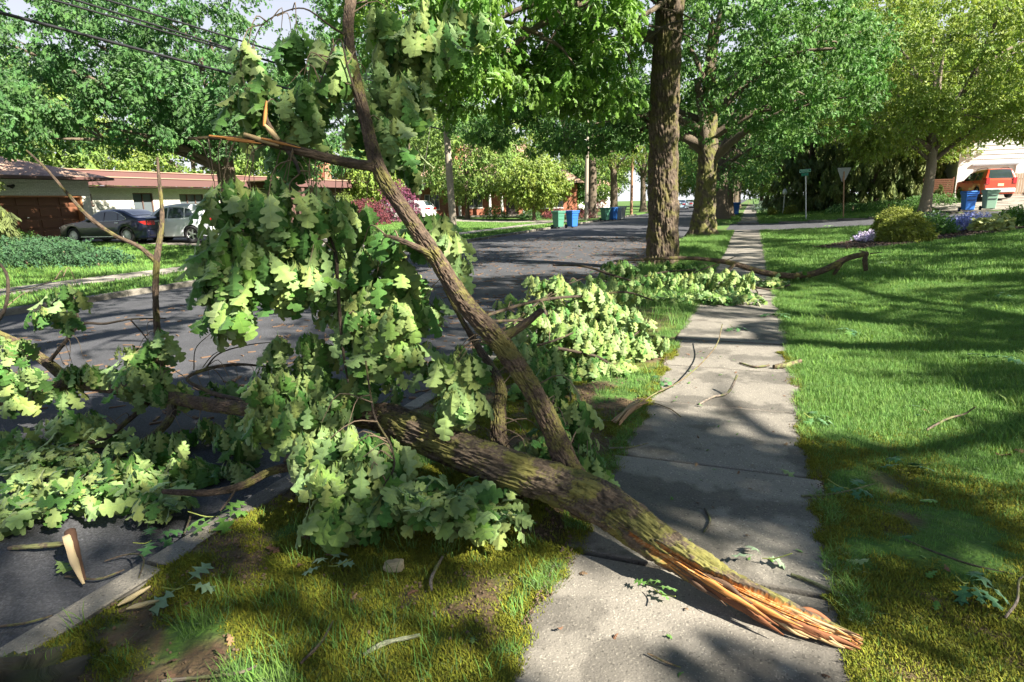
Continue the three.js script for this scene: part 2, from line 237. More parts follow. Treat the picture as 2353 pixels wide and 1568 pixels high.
function kerb(label, segs, y) { // segs: [x0,z0,x1,z1] each one stone
  const o = struct('kerb', new THREE.BoxGeometry(0.01, 0.01, 0.01), kerbMat, label); o.position.set(segs[0][0], y - 0.3, segs[0][1]); const r = rng(segs.length);
  for (const [x0, z0, x1, z1] of segs) { const L = Math.hypot(x1 - x0, z1 - z0), g = slabGeo(0.16, 0.34, L - 0.012, 0.022, 200 + Math.floor(r() * 5)); const m = part('kerb_stone', g, kerbMat, o); m.position.set((x0 + x1) / 2 - o.position.x, -0.17 + 0.3 + (r() - 0.5) * 0.012, (z0 + z1) / 2 - o.position.z); m.rotation.y = Math.atan2(x1 - x0, z1 - z0); m.position.y += H((x0 + x1) / 2 + (Math.abs(x0 - x1) > 1 ? 0 : 0.2), (z0 + z1) / 2 - 0.1) ; }
  return o;
}
const run = (x, z0, z1, d, gap) => { const o = []; for (let z = z0; z > z1; z -= d) if (!gap || !gap(z - d / 2)) o.push([x, z, x, z - d]); return o; };
kerb('weathered concrete kerb along the mossy verge', run(ROAD_R + 0.05, 3, -31, 2.4), 0.0);
kerb('concrete kerb across the street in front of the ranch house lawns', run(ROAD_L - 0.06, 3, -70, 2.4, (z) => (z < -19 && z > -26) || (z > -6.6 && z < -2)), 0.0);
kerb('concrete kerb beyond the side road', [...Array(14)].map((_, i) => [1.6 + i * 1.6, XR1 - 0.05, 3.2 + i * 1.6, XR1 - 0.05]), 0.0);
kerb('curved kerb at the far street corner', [...Array(5)].map((_, i) => { const a = i / 5 * Math.PI / 2, b = (i + 1) / 5 * Math.PI / 2, f = (t) => [-0.9 + 0.9 - 2.55 * Math.cos(t) + 0.0, XR1 - 2.6 + 2.55 * Math.sin(t)]; const p = f(a), q = f(b); return [p[0], p[1], q[0], q[1]]; }), 0.0);
kerb('concrete kerb beside the verge beyond the side road', run(ROAD_R + 0.05, -44, -96, 2.4), 0.0);
// across the street
{
  const s = struct('sidewalk', sheet(-15.5, -14.3, 3, -70, 1, 60, (x, z) => H(x, z) + 0.004), mat([0.17, 0.145, 0.115], 1), 'concrete sidewalk across the street');
  const g = slabGeo(1.2, 0.1, 1.49, 0.01, 300), r = rng(61);
  for (let z = -1; z > -46; z -= 1.5) { const m = part('slab', g, paleConc, s); m.position.set(-14.9, -0.02 + (r() - 0.5) * 0.01, z); }
  struct('driveway', sheet(-32.2, ROAD_L - 0.02, -19.2, -26, 20, 8, (x, z) => H(x, z) + 0.03 - 0.12 * sst(-13.6, -12.3, x)), paleConc, 'pale concrete driveway under the parked cars');
  struct('driveway', sheet(-26, ROAD_L - 0.02, -1.5, -6.6, 16, 8, (x, z) => H(x, z) + 0.03 - 0.12 * sst(-13.6, -12.3, x)), asphalt, 'asphalt driveway entrance across the street');
  struct('driveway', sheet(-40, ROAD_L - 0.02, -46.4, -51, 16, 6, (x, z) => H(x, z) + 0.03 - 0.12 * sst(-13.6, -12.3, x)), paleConc, 'sunlit concrete driveway behind the left trash bins');
  struct('driveway', sheet(10.5, 19.5, XR1 - 0.1, -52, 12, 14, (x, z) => H(x, z) + 0.03), paleConc, 'sunlit concrete driveway under the red sport utility car');
}
// ───────────────────────── standing trees ─────────────────────────
const SHAFTS = [];                                            // gaps in the crowns: where the photograph shows sun on the ground or the leaves, the crowns between there and the sun are open
const shaft = (p, r) => SHAFTS.push([p, r]);
const open = (q, extra = 0.16) => SHAFTS.some(([p, r]) => { const d = q.clone().sub(p), t = d.dot(SUN); return t > 0.4 && d.addScaledVector(SUN, -t).lengthSq() < (r + extra) ** 2; });
for (const [x, y, h, r] of [[1600, 800, 0, 0.5], [1690, 790, 0, 0.5], [1770, 785, 0, 0.3], [1610, 870, 0, 0.4], [1740, 925, 0, 0.42], [1650, 945, 0, 0.3], [1800, 850, 0, 0.2], [1320, 1290, 0, 0.06], [1290, 1410, 0, 0.03], [390, 1410, 0, 0.04], [550, 1175, 0, 0.03], 
  [1950, 915, 0, 0.32], [2050, 900, 0, 0.36], [2150, 925, 0.05, 0.4], [2250, 955, 0.05, 0.36], [2340, 930, 0.1, 0.4], [1890, 835, 0, 0.25], [1880, 745, 0, 0.35], [1980, 775, 0.05, 0.25], [2310, 1510, 0, 0.3], [2200, 1455, 0, 0.2], [2250, 1250, 0, 0.12], [2100, 1200, 0, 0.08], [2020, 1460, 0, 0.1], [2330, 1100, 0, 0.2], [2150, 1060, 0, 0.15], [1110, 1300, 0, 0.05], [2000, 1010, 0, 0.15], [2100, 640, 0.15, 0.5], [1950, 660, 0.1, 0.4], [2250, 620, 0.2, 0.5], [1850, 600, 0, 0.6], [1850, 690, 0, 0.4], [2150, 700, 0.1, 0.3], [2230, 790, 0.1, 0.25], [1900, 555, 0.1, 0.8], [1800, 548, 0, 0.7], [1700, 575, 0, 0.5], [1450, 860, 0, 0.35], [1400, 905, 0, 0.25], [1490, 740, 0, 0.5], [100, 790, -0.1, 0.25], [420, 765, -0.1, 0.25], [200, 745, -0.1, 0.3], [300, 700, -0.1, 0.3], [60, 740, -0.1, 0.25], [1150, 575, -0.1, 0.7], [1300, 565, -0.1, 0.7], [1240, 600, -0.1, 0.6], [1120, 620, -0.1, 0.5], [1380, 545, -0.1, 0.9],
  ]) shaft(at(x, y, { y: h }), r);
for (const [x, y, zc, r] of [[1180, 830, 3.15, 0.02], [780, 1000, 3.1, 0.08], [550, 560, 3.15, 0.04], [870, 190, 3.5, 0.04], [110, 1070, 3.95, 0.14], [60, 1150, 3.7, 0.06], [30, 840, 4.7, 0.16], [1300, 690, 7, 0.65], [1330, 770, 6.4, 0.65], [1430, 790, 6.4, 0.45], [1240, 740, 6.6, 0.45], [1690, 650, 10.5, 0.8], [1600, 690, 10.3, 0.8], [1500, 660, 10.9, 0.6], [1680, 710, 9.8, 0.5], [1255, 645, 7.2, 0.3]]) shaft(at(x, y, { zc }), r);
const relTo = (pos, px, py, zc) => { const q = at(px, py, { zc }).sub(pos); return [q.x, q.y, q.z]; };
const L6 = [[0.015, 0], [0.10, 0.2], [0.30, 0.34], [0.13, 0.5], [0.32, 0.72], [0.12, 0.8], [0.03, 1]], L3 = [[0.02, 0], [0.33, 0.5], [0.03, 1]], L2 = [[0.03, 0], [0.13, 0.5], [0.02, 1]];
function spray(outline, count, R, len, seed, o = {}) { // leaves round a few short twigs
  const r = rng(seed), gs = [], twigs = o.twigs ?? 4, v = outline.length > 4 ? 2 : 1, base = [...Array(v)].map((_, i) => leafGeo(outline, seed + i, { fold: 0.2 + 0.2 * i, droop: 0.5, stem: o.stem ?? 0 }));
  for (let k = 0; k < twigs; k++) {
    const d = V(r() - 0.5, (r() - 0.5) * (o.flat ?? 0.7) - (o.hang ?? 0.1), r() - 0.5).normalize(), tip = d.clone().multiplyScalar(R * (0.5 + 0.5 * r()));
    for (let i = 0; i < count / twigs; i++) {
      const p = tip.clone().multiplyScalar(0.25 + 0.75 * (i + r()) * twigs / count).add(V(r() - 0.5, r() - 0.5, r() - 0.5).multiplyScalar(R * 0.18));
      const ax = d.clone().multiplyScalar(0.6).add(V(r() - 0.5, r() - 0.55 - (o.hang ?? 0.1), r() - 0.5).multiplyScalar(1.7)), nm = V((r() - 0.5) * 1.6, 0.35 + r(), (r() - 0.5) * 1.6);
      gs.push(base[i % v].clone().applyMatrix4(leafMatrix(p, ax, nm, len * (0.7 + 0.5 * r()))));
    }
    if (o.twigGeo) gs.push(tube([V(0, 0, 0), tip.clone().multiplyScalar(0.5).add(V(0, 0.03, 0)), tip], [0.008, 0.006, 0.003], 3, 2, { cap: false }));
  }
  return mergeGeometries(gs.map((g) => g.index ? g.toNonIndexed() : g));
}
const crownMat = (c, tr = 0.45) => new THREE.MeshPhysicalMaterial({ color: col(...c), roughness: 0.92, transmission: tr, thickness: 0, ior: 1.35, side: THREE.DoubleSide });
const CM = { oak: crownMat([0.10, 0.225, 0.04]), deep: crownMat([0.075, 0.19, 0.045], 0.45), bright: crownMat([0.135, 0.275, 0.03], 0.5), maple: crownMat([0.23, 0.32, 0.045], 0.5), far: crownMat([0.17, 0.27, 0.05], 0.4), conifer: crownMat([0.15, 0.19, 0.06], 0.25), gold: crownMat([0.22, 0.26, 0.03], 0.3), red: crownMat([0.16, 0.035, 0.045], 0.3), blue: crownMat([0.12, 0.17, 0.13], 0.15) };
const SP = {
  oakNear: [spray(PIN, 13, 0.42, 0.17, 500, { stem: 0.2 }), spray(PIN, 12, 0.40, 0.18, 510, { stem: 0.2, hang: 0.4 })],
  oak: [spray(L6, 22, 0.55, 0.165, 520), spray(L6, 22, 0.55, 0.165, 530, { hang: 0.4 })],
  mid: [spray(L3, 26, 0.62, 0.17, 540), spray(L3, 26, 0.6, 0.17, 550, { hang: 0.3 })],
  fine: [spray(L3, 40, 0.6, 0.13, 560, { twigs: 6 }), spray(L3, 40, 0.6, 0.13, 570, { twigs: 6, hang: 0.3 })],
  far: [spray(L3, 30, 1.0, 0.30, 580), spray(L3, 30, 1.0, 0.30, 590)],
  hang: [spray(L2, 60, 0.8, 0.34, 600, { twigs: 8, hang: 1.6, flat: 0.2 }), spray(L2, 60, 0.8, 0.34, 610, { twigs: 8, hang: 1.9, flat: 0.2 })],
  shrub: [spray(L3, 40, 0.16, 0.045, 620, { twigs: 8, flat: 1 })], needle: [spray(L2, 60, 0.16, 0.07, 630, { twigs: 10, flat: 1 })],
};
function tree(name, label, o) {
  const r = rng(o.seed), t = thing(name, label, o.category ?? 'tree', o.pos, 0, o.group);
  const bark = o.bark ?? farBark, lean = o.lean ?? V(0, 0, 0), topH = o.top ?? o.h * 0.8;
  const axis = (y) => V(lean.x * y / o.h + 0.06 * Math.sin(y * 0.7 + o.seed), y, lean.z * y / o.h + 0.06 * Math.cos(y * 0.6 + o.seed));
  const rad = (y) => y < o.fork ? mix(o.r, o.r * 0.8, y / o.fork) : o.r * 0.8 * Math.pow(clamp(1 - (y - o.fork) / (topH - o.fork + 0.01)), 0.7) + 0.02;
  const ys = []; for (let i = 0; i <= 16; i++) ys.push(-0.3 + (topH + 0.3) * i / 16);
  const k = o.flareN ?? 5, fl = o.flare ?? 0.45;
  const rel = barkRelief(o.across ?? 0.07, o.along ?? 0.45, o.amp ?? 0.07);
  const seg = o.seg ?? 14, rings = o.rings ?? 34;
  const trunk = tube(ys.map(axis), ys.map(rad), seg, rings, { relief: (c, n, s, rr, dir, p) => { const y = Math.max(0, p.y), th = Math.atan2(dir.z, dir.x); return (seg > 20 ? rel(c, n, s, rr) : 0.07 * sx3(c * 1.5, n * 1.5, s)) + fl * Math.exp(-y / (o.flareH ?? 0.4)) * (1 + 0.45 * Math.cos(k * th + o.seed)); }, color: o.colored ? barkColor(o.colored[0], o.colored[1], o.colored[2], 0.8) : undefined });
  part('trunk', trunk, o.colored ? barkMat : bark, t);
  // limbs out to the crown
  const inEll = (e, s) => { for (;;) { const v = V(r() * 2 - 1, r() * 2 - 1, r() * 2 - 1); if (v.lengthSq() < 1) { const L = Math.max(v.length(), 1e-3), q = Math.pow(L, s); return V(e[0] + v.x / L * q * e[3], e[1] + v.y / L * q * e[4], e[2] + v.z / L * q * e[5]); } } };
  const small = [];
  const limbs = o.limbs ?? 8;
  for (let i = 0; i < limbs; i++) {
    const e = o.crowns[i % o.crowns.length], end = inEll(e, 0.4), y0 = clamp(mix(o.fork, topH * 0.8, i < 3 ? i * 0.06 : r() * 0.8), o.fork * 0.9, Math.min(topH * 0.85, Math.max(o.fork, end.y - 0.3))), a = axis(y0), d = end.clone().sub(a), b = a.clone().addScaledVector(d, 0.35).add(V(0, d.length() * (o.arch ?? 0.10), 0)), c = a.clone().addScaledVector(d, 0.7).add(V((r() - 0.5), d.length() * (o.arch ?? 0.10) * 0.8, (r() - 0.5)));
    const lr = Math.min(rad(y0) * 0.62, 0.035 * d.length() * (o.limbK ?? 1) * 0.6 + 0.03), lg = tube([a, b, c, end], [lr, lr * 0.75, lr * 0.45, 0.02], 7, 12, { relief: (cc, n, s) => 0.08 * sx3(cc, n, s * 2) });
    const lm = part('limb', lg, o.limbMat ?? bark, t);
    for (let j = 0; j < (o.subs ?? 5); j++) { const f = 0.35 + 0.6 * r(), p = f < 0.5 ? a.clone().lerp(b, f * 2) : b.clone().lerp(end, f * 2 - 1), q = p.clone().add(V(r() - 0.5, r() * 0.7 - 0.3, r() - 0.5).multiplyScalar((o.subL ?? 3.2))); small.push(tube([p, p.clone().lerp(q, 0.5).add(V(0, 0.15, 0)), q], [lr * 0.3 + 0.008, lr * 0.2 + 0.006, 0.006], 4, 5, { cap: false })); }
  }
  for (const [a, b, w0, w1] of o.extra ?? []) { part('limb', tube([a, a.clone().lerp(b, 0.5).add(V(0, (o.exArch ?? 0.25), 0)), b], [w0, mix(w0, w1, 0.5), w1], 8, 12, { relief: (cc, n, s) => 0.1 * sx3(cc, n, s * 2) }), o.limbMat ?? bark, t); }
  if (small.length) part('twigs', mergeGeometries(small), o.limbMat ?? bark, t).userData.kind = 'stuff';
  // crown
  const sets = o.leaf ?? SP.oak, lists = sets.map(() => []), cols = sets.map(() => []), gap = o.gap ?? -0.12, world = V(0, 0, 0), sc = o.scale ?? 1;
  for (const e of o.crowns) for (let i = 0, tries = 0; i < e[6] && tries < e[6] * 6; tries++) {
    const p = inEll(e, e[7] ?? 0.45);
    if (fbm3((p.x + o.pos.x) * 0.38 + o.seed, p.y * 0.45, (p.z + o.pos.z) * 0.38, 2) < gap + (r() - 0.5) * 0.1) continue;
    world.copy(p).add(o.pos); if (o.cull !== false && open(world)) { i += 0.5; continue; }
    if (o.keep && !o.keep(world)) { i += 0.3; continue; }
    i++; const s = sc * (0.75 + 0.5 * r()), w = Math.floor(i) % sets.length;
    lists[w].push(new THREE.Matrix4().compose(p, new THREE.Quaternion().setFromEuler(new THREE.Euler((r() - 0.5) * 0.9, r() * 6.28, (r() - 0.5) * 0.9)), V(s, s, s)));
    const v = 0.8 + 0.45 * r(), y = (r() - 0.5) * 0.25; cols[w].push(col(v * (1 + y), v, v * (1 - y)));
  }
  sets.forEach((g, w) => lists[w].length && copies('crown', g, o.mat ?? CM.oak, lists[w], t, cols[w]));
  return t;
}
const onHouse = 'trees behind the houses';
// the street oak whose root flare reaches into view beside the kerb; its crown hangs over the camera
tree('oak_tree', 'street oak with mossy root flare beside the kerb, its lowest boughs hanging overhead', { pos: V(-2.2, -0.02, -0.33), r: 0.42, h: 15, fork: 4.6, top: 11, flare: 1.0, flareH: 0.16, flareN: 5, seg: 90, rings: 220, across: 0.05, along: 0.3, amp: 0.16, colored: [[0.075, 0.06, 0.045], [0.06, 0.075, 0.015], -0.02], seed: 3, limbs: 9, limbMat: darkBark, leaf: SP.oakNear, mat: CM.bright, crowns: [[-0.5, 10.5, -1, 6.5, 4.2, 6.5, 900], [1.5, 5.9, -7.2, 3.0, 0.9, 2.2, 110, 0.6], [-3.0, 6.6, -8, 3.4, 1.3, 2.4, 90, 0.6]], gap: -0.05 });
tree('oak_tree', 'tall oak with straight furrowed trunk on the verge beside the sidewalk', { pos: V(-2.1, 0, -15.8), r: 0.37, h: 17, fork: 6.2, top: 13, lean: V(0.25, 0, 0.2), flare: 0.14, flareH: 0.5, seg: 110, rings: 420, across: 0.04, along: 0.8, amp: 0.13, colored: [[0.105, 0.078, 0.056], [0.11, 0.10, 0.03], -0.04], seed: 8, limbs: 10, limbMat: darkBark, leaf: SP.oak, mat: CM.bright, gap: 0.0, keep: (q) => { const s = toPixel(q); return !(s[2] < 16.5 && s[0] > 1455 && s[0] < 1585 && s[1] < 420); }, crowns: [[0, 10.5, 0, 6.5, 3.8, 6.5, 1200], [-4.2, 6.3, 1.2, 3.6, 1.5, 3.2, 280], [3.0, 7.6, 1.0, 2.6, 1.6, 3, 160], [...relTo(V(-2.1, 0, -15.8), 1240, 50, 13), 3.0, 1.1, 2.4, 330], [...relTo(V(-2.1, 0, -15.8), 1110, 150, 12.5), 2.0, 0.8, 1.8, 170], [...relTo(V(-2.1, 0, -15.8), 1390, 140, 14), 1.8, 1.0, 1.6, 170], [...relTo(V(-2.1, 0, -15.8), 1030, 50, 11), 1.6, 0.9, 1.4, 120]], extra: [[V(0.05, 5.2, 0), V(-3.2, 6.0, 0.6), 0.15, 0.06], [V(0, 6.4, 0), V(-2.4, 7.6, 0.5), 0.14, 0.07]] });
tree('oak_tree', 'thick oak forking low with mossy base at the street corner', { pos: V(-1.95, 0, -28.6), r: 0.47, h: 15, fork: 3.7, top: 9, flare: 0.5, flareH: 0.5, seg: 60, rings: 120, across: 0.09, along: 0.5, amp: 0.1, colored: [[0.11, 0.088, 0.06], [0.14, 0.14, 0.035], 0.02], seed: 12, limbs: 11, limbMat: farBark, limbK: 1.5, leaf: SP.oak, mat: CM.oak, crowns: [[0, 8.6, 0, 6.4, 4.8, 6.0, 1500], [-4.8, 5.6, 1, 3.2, 2.0, 3, 330], [3.8, 6.0, 2, 2.6, 2.4, 3, 330], [...relTo(V(-1.95, 0, -28.6), 1270, 285, 26), 3.6, 1.1, 2.4, 300], [...relTo(V(-1.95, 0, -28.6), 1130, 260, 26), 2.2, 1.1, 2, 160], [...relTo(V(-1.95, 0, -28.6), 1690, 90, 25), 3.2, 2.6, 2.4, 420], [...relTo(V(-1.95, 0, -28.6), 1850, 150, 28), 3.0, 2.4, 2.4, 330]], gap: -0.04, extra: [[V(0.2, 3.2, 0), V(2.9, 4.9, 1), 0.19, 0.09], [V(-0.1, 3.5, 0), V(-2.6, 5.0, 1), 0.17, 0.08], [V(0.05, 3.2, 0.1), V(-0.5, 6.5, 0.6), 0.25, 0.14]] });
// the big oak on the lawn across the street
{ const p = V(-21.5, 0.06, -21.2);
tree('oak_tree', 'spreading dark oak on the lawn in front of the white ranch house', { pos: p, r: 0.45, h: 13, fork: 3.4, top: 8.5, seg: 26, rings: 60, bark: darkBark, seed: 21, limbs: 14, arch: 0.03, limbK: 1.3, leaf: SP.oak, mat: CM.deep, gap: -0.04, keep: (q) => { const s = toPixel(q); return !(s[0] > 560 && s[0] < 730 && s[1] < 130 && sx3(q.x * 1.7, q.y * 1.7, q.z * 1.7) > -0.35); }, crowns: [[0, 8.2, 0, 6.8, 3.4, 6.0, 1500], [-2, 5.7, 3.5, 5.0, 1.7, 3.0, 420], [3.8, 5.3, 3, 3.6, 1.8, 3, 320], [-4.6, 5.0, 6.5, 3.4, 1.4, 2.5, 200], ...[[120, 100, 25], [300, 170, 25], [450, 90, 25], [560, 270, 26], [230, 30, 25], [60, 230, 24], [660, 230, 26], [420, 260, 25], [780, 250, 28], [900, 120, 28], [700, 330, 27]].map(([x, y, z]) => [...relTo(p, x, y, z), 2.4, 1.4, 2.0, 150])], extra: [[V(0, 3.2, 0), V(-4.6, 5.0, 2.6), 0.2, 0.07], [V(0, 3.6, 0), V(3.4, 5.2, 2), 0.18, 0.07], [V(0, 4, 0), V(-3, 6.4, 1), 0.18, 0.07], [V(0, 3.3, 0), V(-1, 4.6, 4), 0.15, 0.06]] });
tree('oak_tree', 'dark leafy oak leaning into view beside the asphalt driveway', { pos: V(-21, 0.05, -5.2), r: 0.4, h: 13, fork: 3.8, top: 9, bark: darkBark, seed: 25, limbs: 9, leaf: SP.oak, mat: CM.deep, crowns: [[0, 7.6, -1.5, 5.5, 3.4, 5.5, 1000], [0.5, 5.0, -4.2, 3.2, 1.6, 2.4, 200]], gap: -0.1 }); }
// maple by the side road on the right
{ const b = at(2125, 481, { z: -42.6 }); b.y = H(b.x, b.z) - 0.02;
tree('maple_tree', 'pale trunked maple with airy yellow green crown beside the side road', { pos: b, r: 0.30, h: 14, fork: 3.3, top: 9, flare: 0.4, flareH: 0.35, bark: new THREE.MeshStandardMaterial({ color: col(0.25, 0.21, 0.165), map: barkMap, bumpMap: barkBump, bumpScale: 0.02, roughness: 0.95 }), limbMat: farBark, seed: 31, limbs: 11, limbK: 1.3, leaf: SP.fine, mat: CM.maple, gap: -0.02, crowns: [[0.5, 8.6, 0, 7.5, 4.8, 6.5, 1700], [-3, 5.6, 2, 3.4, 1.9, 3, 330], [5, 6.2, 1, 3.5, 2.3, 3.4, 300], [-2.4, 3.9, 1.5, 1.8, 0.9, 1.4, 90], ...[[2000, 60, 42], [2200, 90, 42], [2330, 40, 42], [1900, 160, 43], [2080, 190, 42], [2280, 190, 43], [2150, 290, 42]].map(([x, y, z]) => [...relTo(b, x, y, z), 3.6, 2.4, 3, 300])], scale: 1.25, extra: [[V(0.05, 2.9, 0), V(3.4, 5.6, 0.5), 0.15, 0.07], [V(-0.05, 3.0, 0), V(-2.6, 4.5, 0.8), 0.12, 0.05], [V(0, 3.2, 0), V(-0.9, 6.5, 0.3), 0.16, 0.08]] }); }
// verge trees farther down the street
[[-2.0, -45.5, 0.5, 9, 1.0], [-1.7, -52, 0.42, 10, 0.9], [-1.9, -64, 0.4, 11, 0.8], [-1.9, -80, 0.4, 11, 0.8], [-2, -98, 0.42, 12, 0.8]].forEach(([x, z, r, h, k], i) => tree('street_tree', ['leafy street tree just beyond the side road, with a thick dark trunk', 'grey trunked street tree directly behind the dark trunked one', 'street tree halfway down the far sidewalk', 'street tree farther down the far sidewalk', 'last street tree down the far sidewalk'][i], { pos: V(x, 0.08, z), r, h: h + 2, fork: 3.0, top: h * 0.7, seed: 40 + i, limbs: 7, subs: 3, limbK: 1.4, flare: 0.5, leaf: SP.mid, mat: i % 2 ? CM.far : CM.oak, crowns: [[0, h * 0.72, 0, 5.2, 4.4, 5, Math.round(620 * k)]], gap: -0.2, group: 'street trees down the far sidewalk' }));
[[-14.2, -58, 0.45, 12, 0], [-13.8, -66, 0.42, 12, 1], [-13.6, -84, 0.4, 12, 0], [-13.6, -102, 0.4, 12, 1]].forEach(([x, z, r, h, k], i) => tree('street_tree', ['broad street tree behind the second pair of trash bins', 'pale trunked street tree past the second pair of trash bins', 'distant street tree on the left side of the street', 'farthest street tree on the left side of the street'][i], { pos: V(x, 0.05, z), r, h: h + 2, fork: 4.2, top: h * 0.75, seed: 50 + i, limbs: 7, subs: 3, flare: 0.5, leaf: SP.mid, mat: k ? CM.maple : CM.bright, crowns: [[0, h * 0.74, 0, 5.5, 4.0, 5.2, 620]], gap: -0.18, group: 'street trees across the street' }));
// yard trees across the street
[[-24.5, -52, 'leafy lawn tree in front of the brick house columns', CM.far, 9, 4.6, 4.2, 620, 0.2], [-17.5, -50.5, 'low spreading yellow green tree beside the left trash bins', CM.maple, 5.0, 2.9, 1.9, 480, 0.14], [-18, -67, 'young dark green tree on the lawn past the brick house', CM.oak, 5.5, 1.7, 1.8, 200, 0.09], [-30.2, -45.5, 'small yellow green tree behind the purple maple', CM.maple, 6, 2.6, 2.2, 320, 0.12], [-36, -62, 'tall green tree beside the brick house roof', CM.far, 12, 5.5, 5, 620, 0.3], [-29, -74, 'bright tree behind the white utility pole', CM.maple, 12, 6, 5.2, 700, 0.3]].forEach(([x, z, l, m, h, rx, ry, n, r], i) => tree('yard_tree', l, { pos: V(x, H(x, z), z), r, h, fork: h * 0.25, top: h * 0.75, seed: 70 + i, limbs: 7, subs: 3, subL: rx * 0.5, leaf: SP.mid, scale: 1.25, mat: m, crowns: [[0, h * 0.66, 0, rx, ry, rx, Math.round(n * 1.7)]], gap: -0.25 }));
// tall trees behind the ranch house and all round the horizon
[[-50, -16], [-56, -24], [-52, -31], [-58, -40], [-54, -49], [-48, -57], [-62, -12], [-66, -33], [-44, -71], [-52, -84], [-36, -92], [-24, -100], [-30, -120], [-16, -132], [-7, -150], [3, -140], [9, -112], [16, -128], [24, -104], [9, -84], [17, -92], [30, -84], [40, -78], [46, -62], [36, -92], [-4.5, -124], [1.5, -119], [-10, -128], [5, -126]].forEach(([x, z], i) => { const r = rng(900 + i), h = 11 + 5 * r() + (i > 12 ? 2 : 0) - (i < 8 ? 2.5 : 0); tree('background_tree', i < 8 ? 'tall leafy tree behind the white ranch house' : i < 14 ? 'tall leafy tree behind the houses across the street' : i < 18 || i > 24 ? 'tree closing the far end of the street' : 'tall leafy tree behind the white gabled house and the spruces', { pos: V(x, H(x, z), z), r: 0.35, h, fork: 3, top: h * 0.7, seed: 100 + i, limbs: 5, subs: 2, leaf: SP.far, mat: i % 3 ? CM.far : CM.maple, crowns: [[0, h * 0.56, 0, 5.8 + r(), h * 0.44, 5.8, 640]], gap: -0.25, group: onHouse, cull: false }); });
// weeping spruces behind the street signs
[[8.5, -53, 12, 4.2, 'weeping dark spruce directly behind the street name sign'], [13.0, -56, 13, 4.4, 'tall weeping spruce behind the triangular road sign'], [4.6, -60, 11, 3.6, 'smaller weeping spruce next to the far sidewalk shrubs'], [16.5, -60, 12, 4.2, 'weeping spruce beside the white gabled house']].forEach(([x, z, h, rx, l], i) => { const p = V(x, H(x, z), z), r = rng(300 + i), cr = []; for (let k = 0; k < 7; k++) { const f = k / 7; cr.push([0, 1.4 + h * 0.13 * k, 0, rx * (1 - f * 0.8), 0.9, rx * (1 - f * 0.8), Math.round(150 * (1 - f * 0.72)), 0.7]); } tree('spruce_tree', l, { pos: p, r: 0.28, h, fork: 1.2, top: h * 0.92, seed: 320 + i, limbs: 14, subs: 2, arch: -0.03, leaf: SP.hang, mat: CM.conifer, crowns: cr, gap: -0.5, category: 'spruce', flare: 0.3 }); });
// yard trees to the right of the camera, out of view, that shade the sidewalk and lawns
[[12.5, 3.2, 6.4, 'broad yard oak standing behind the camera on the right'], [12.2, -5.8, 6.2, 'broad yard oak on the lawn out of view to the right'], [14.2, -15.6, 5.8, 'yard oak on the slope beside the flower bed, out of view'], [16.0, -25.2, 5.0, 'yard oak near the side road, out of view']].forEach(([x, z, R, l], i) => tree('yard_oak', l, { pos: V(x, H(x, z), z), r: 0.4, h: 14, fork: 3.6, top: 9.5, seed: 400 + i * 7, limbs: 9, limbMat: darkBark, leaf: SP.oak, mat: CM.oak, crowns: [[0, 8.6, 0, R, 4.4, R, [2300, 2400, 1050, 850][i]]], gap: [-0.3, -0.3, 0.04, 0.06][i], scale: [1.0, 1.0, 1.15, 1.15][i] }));
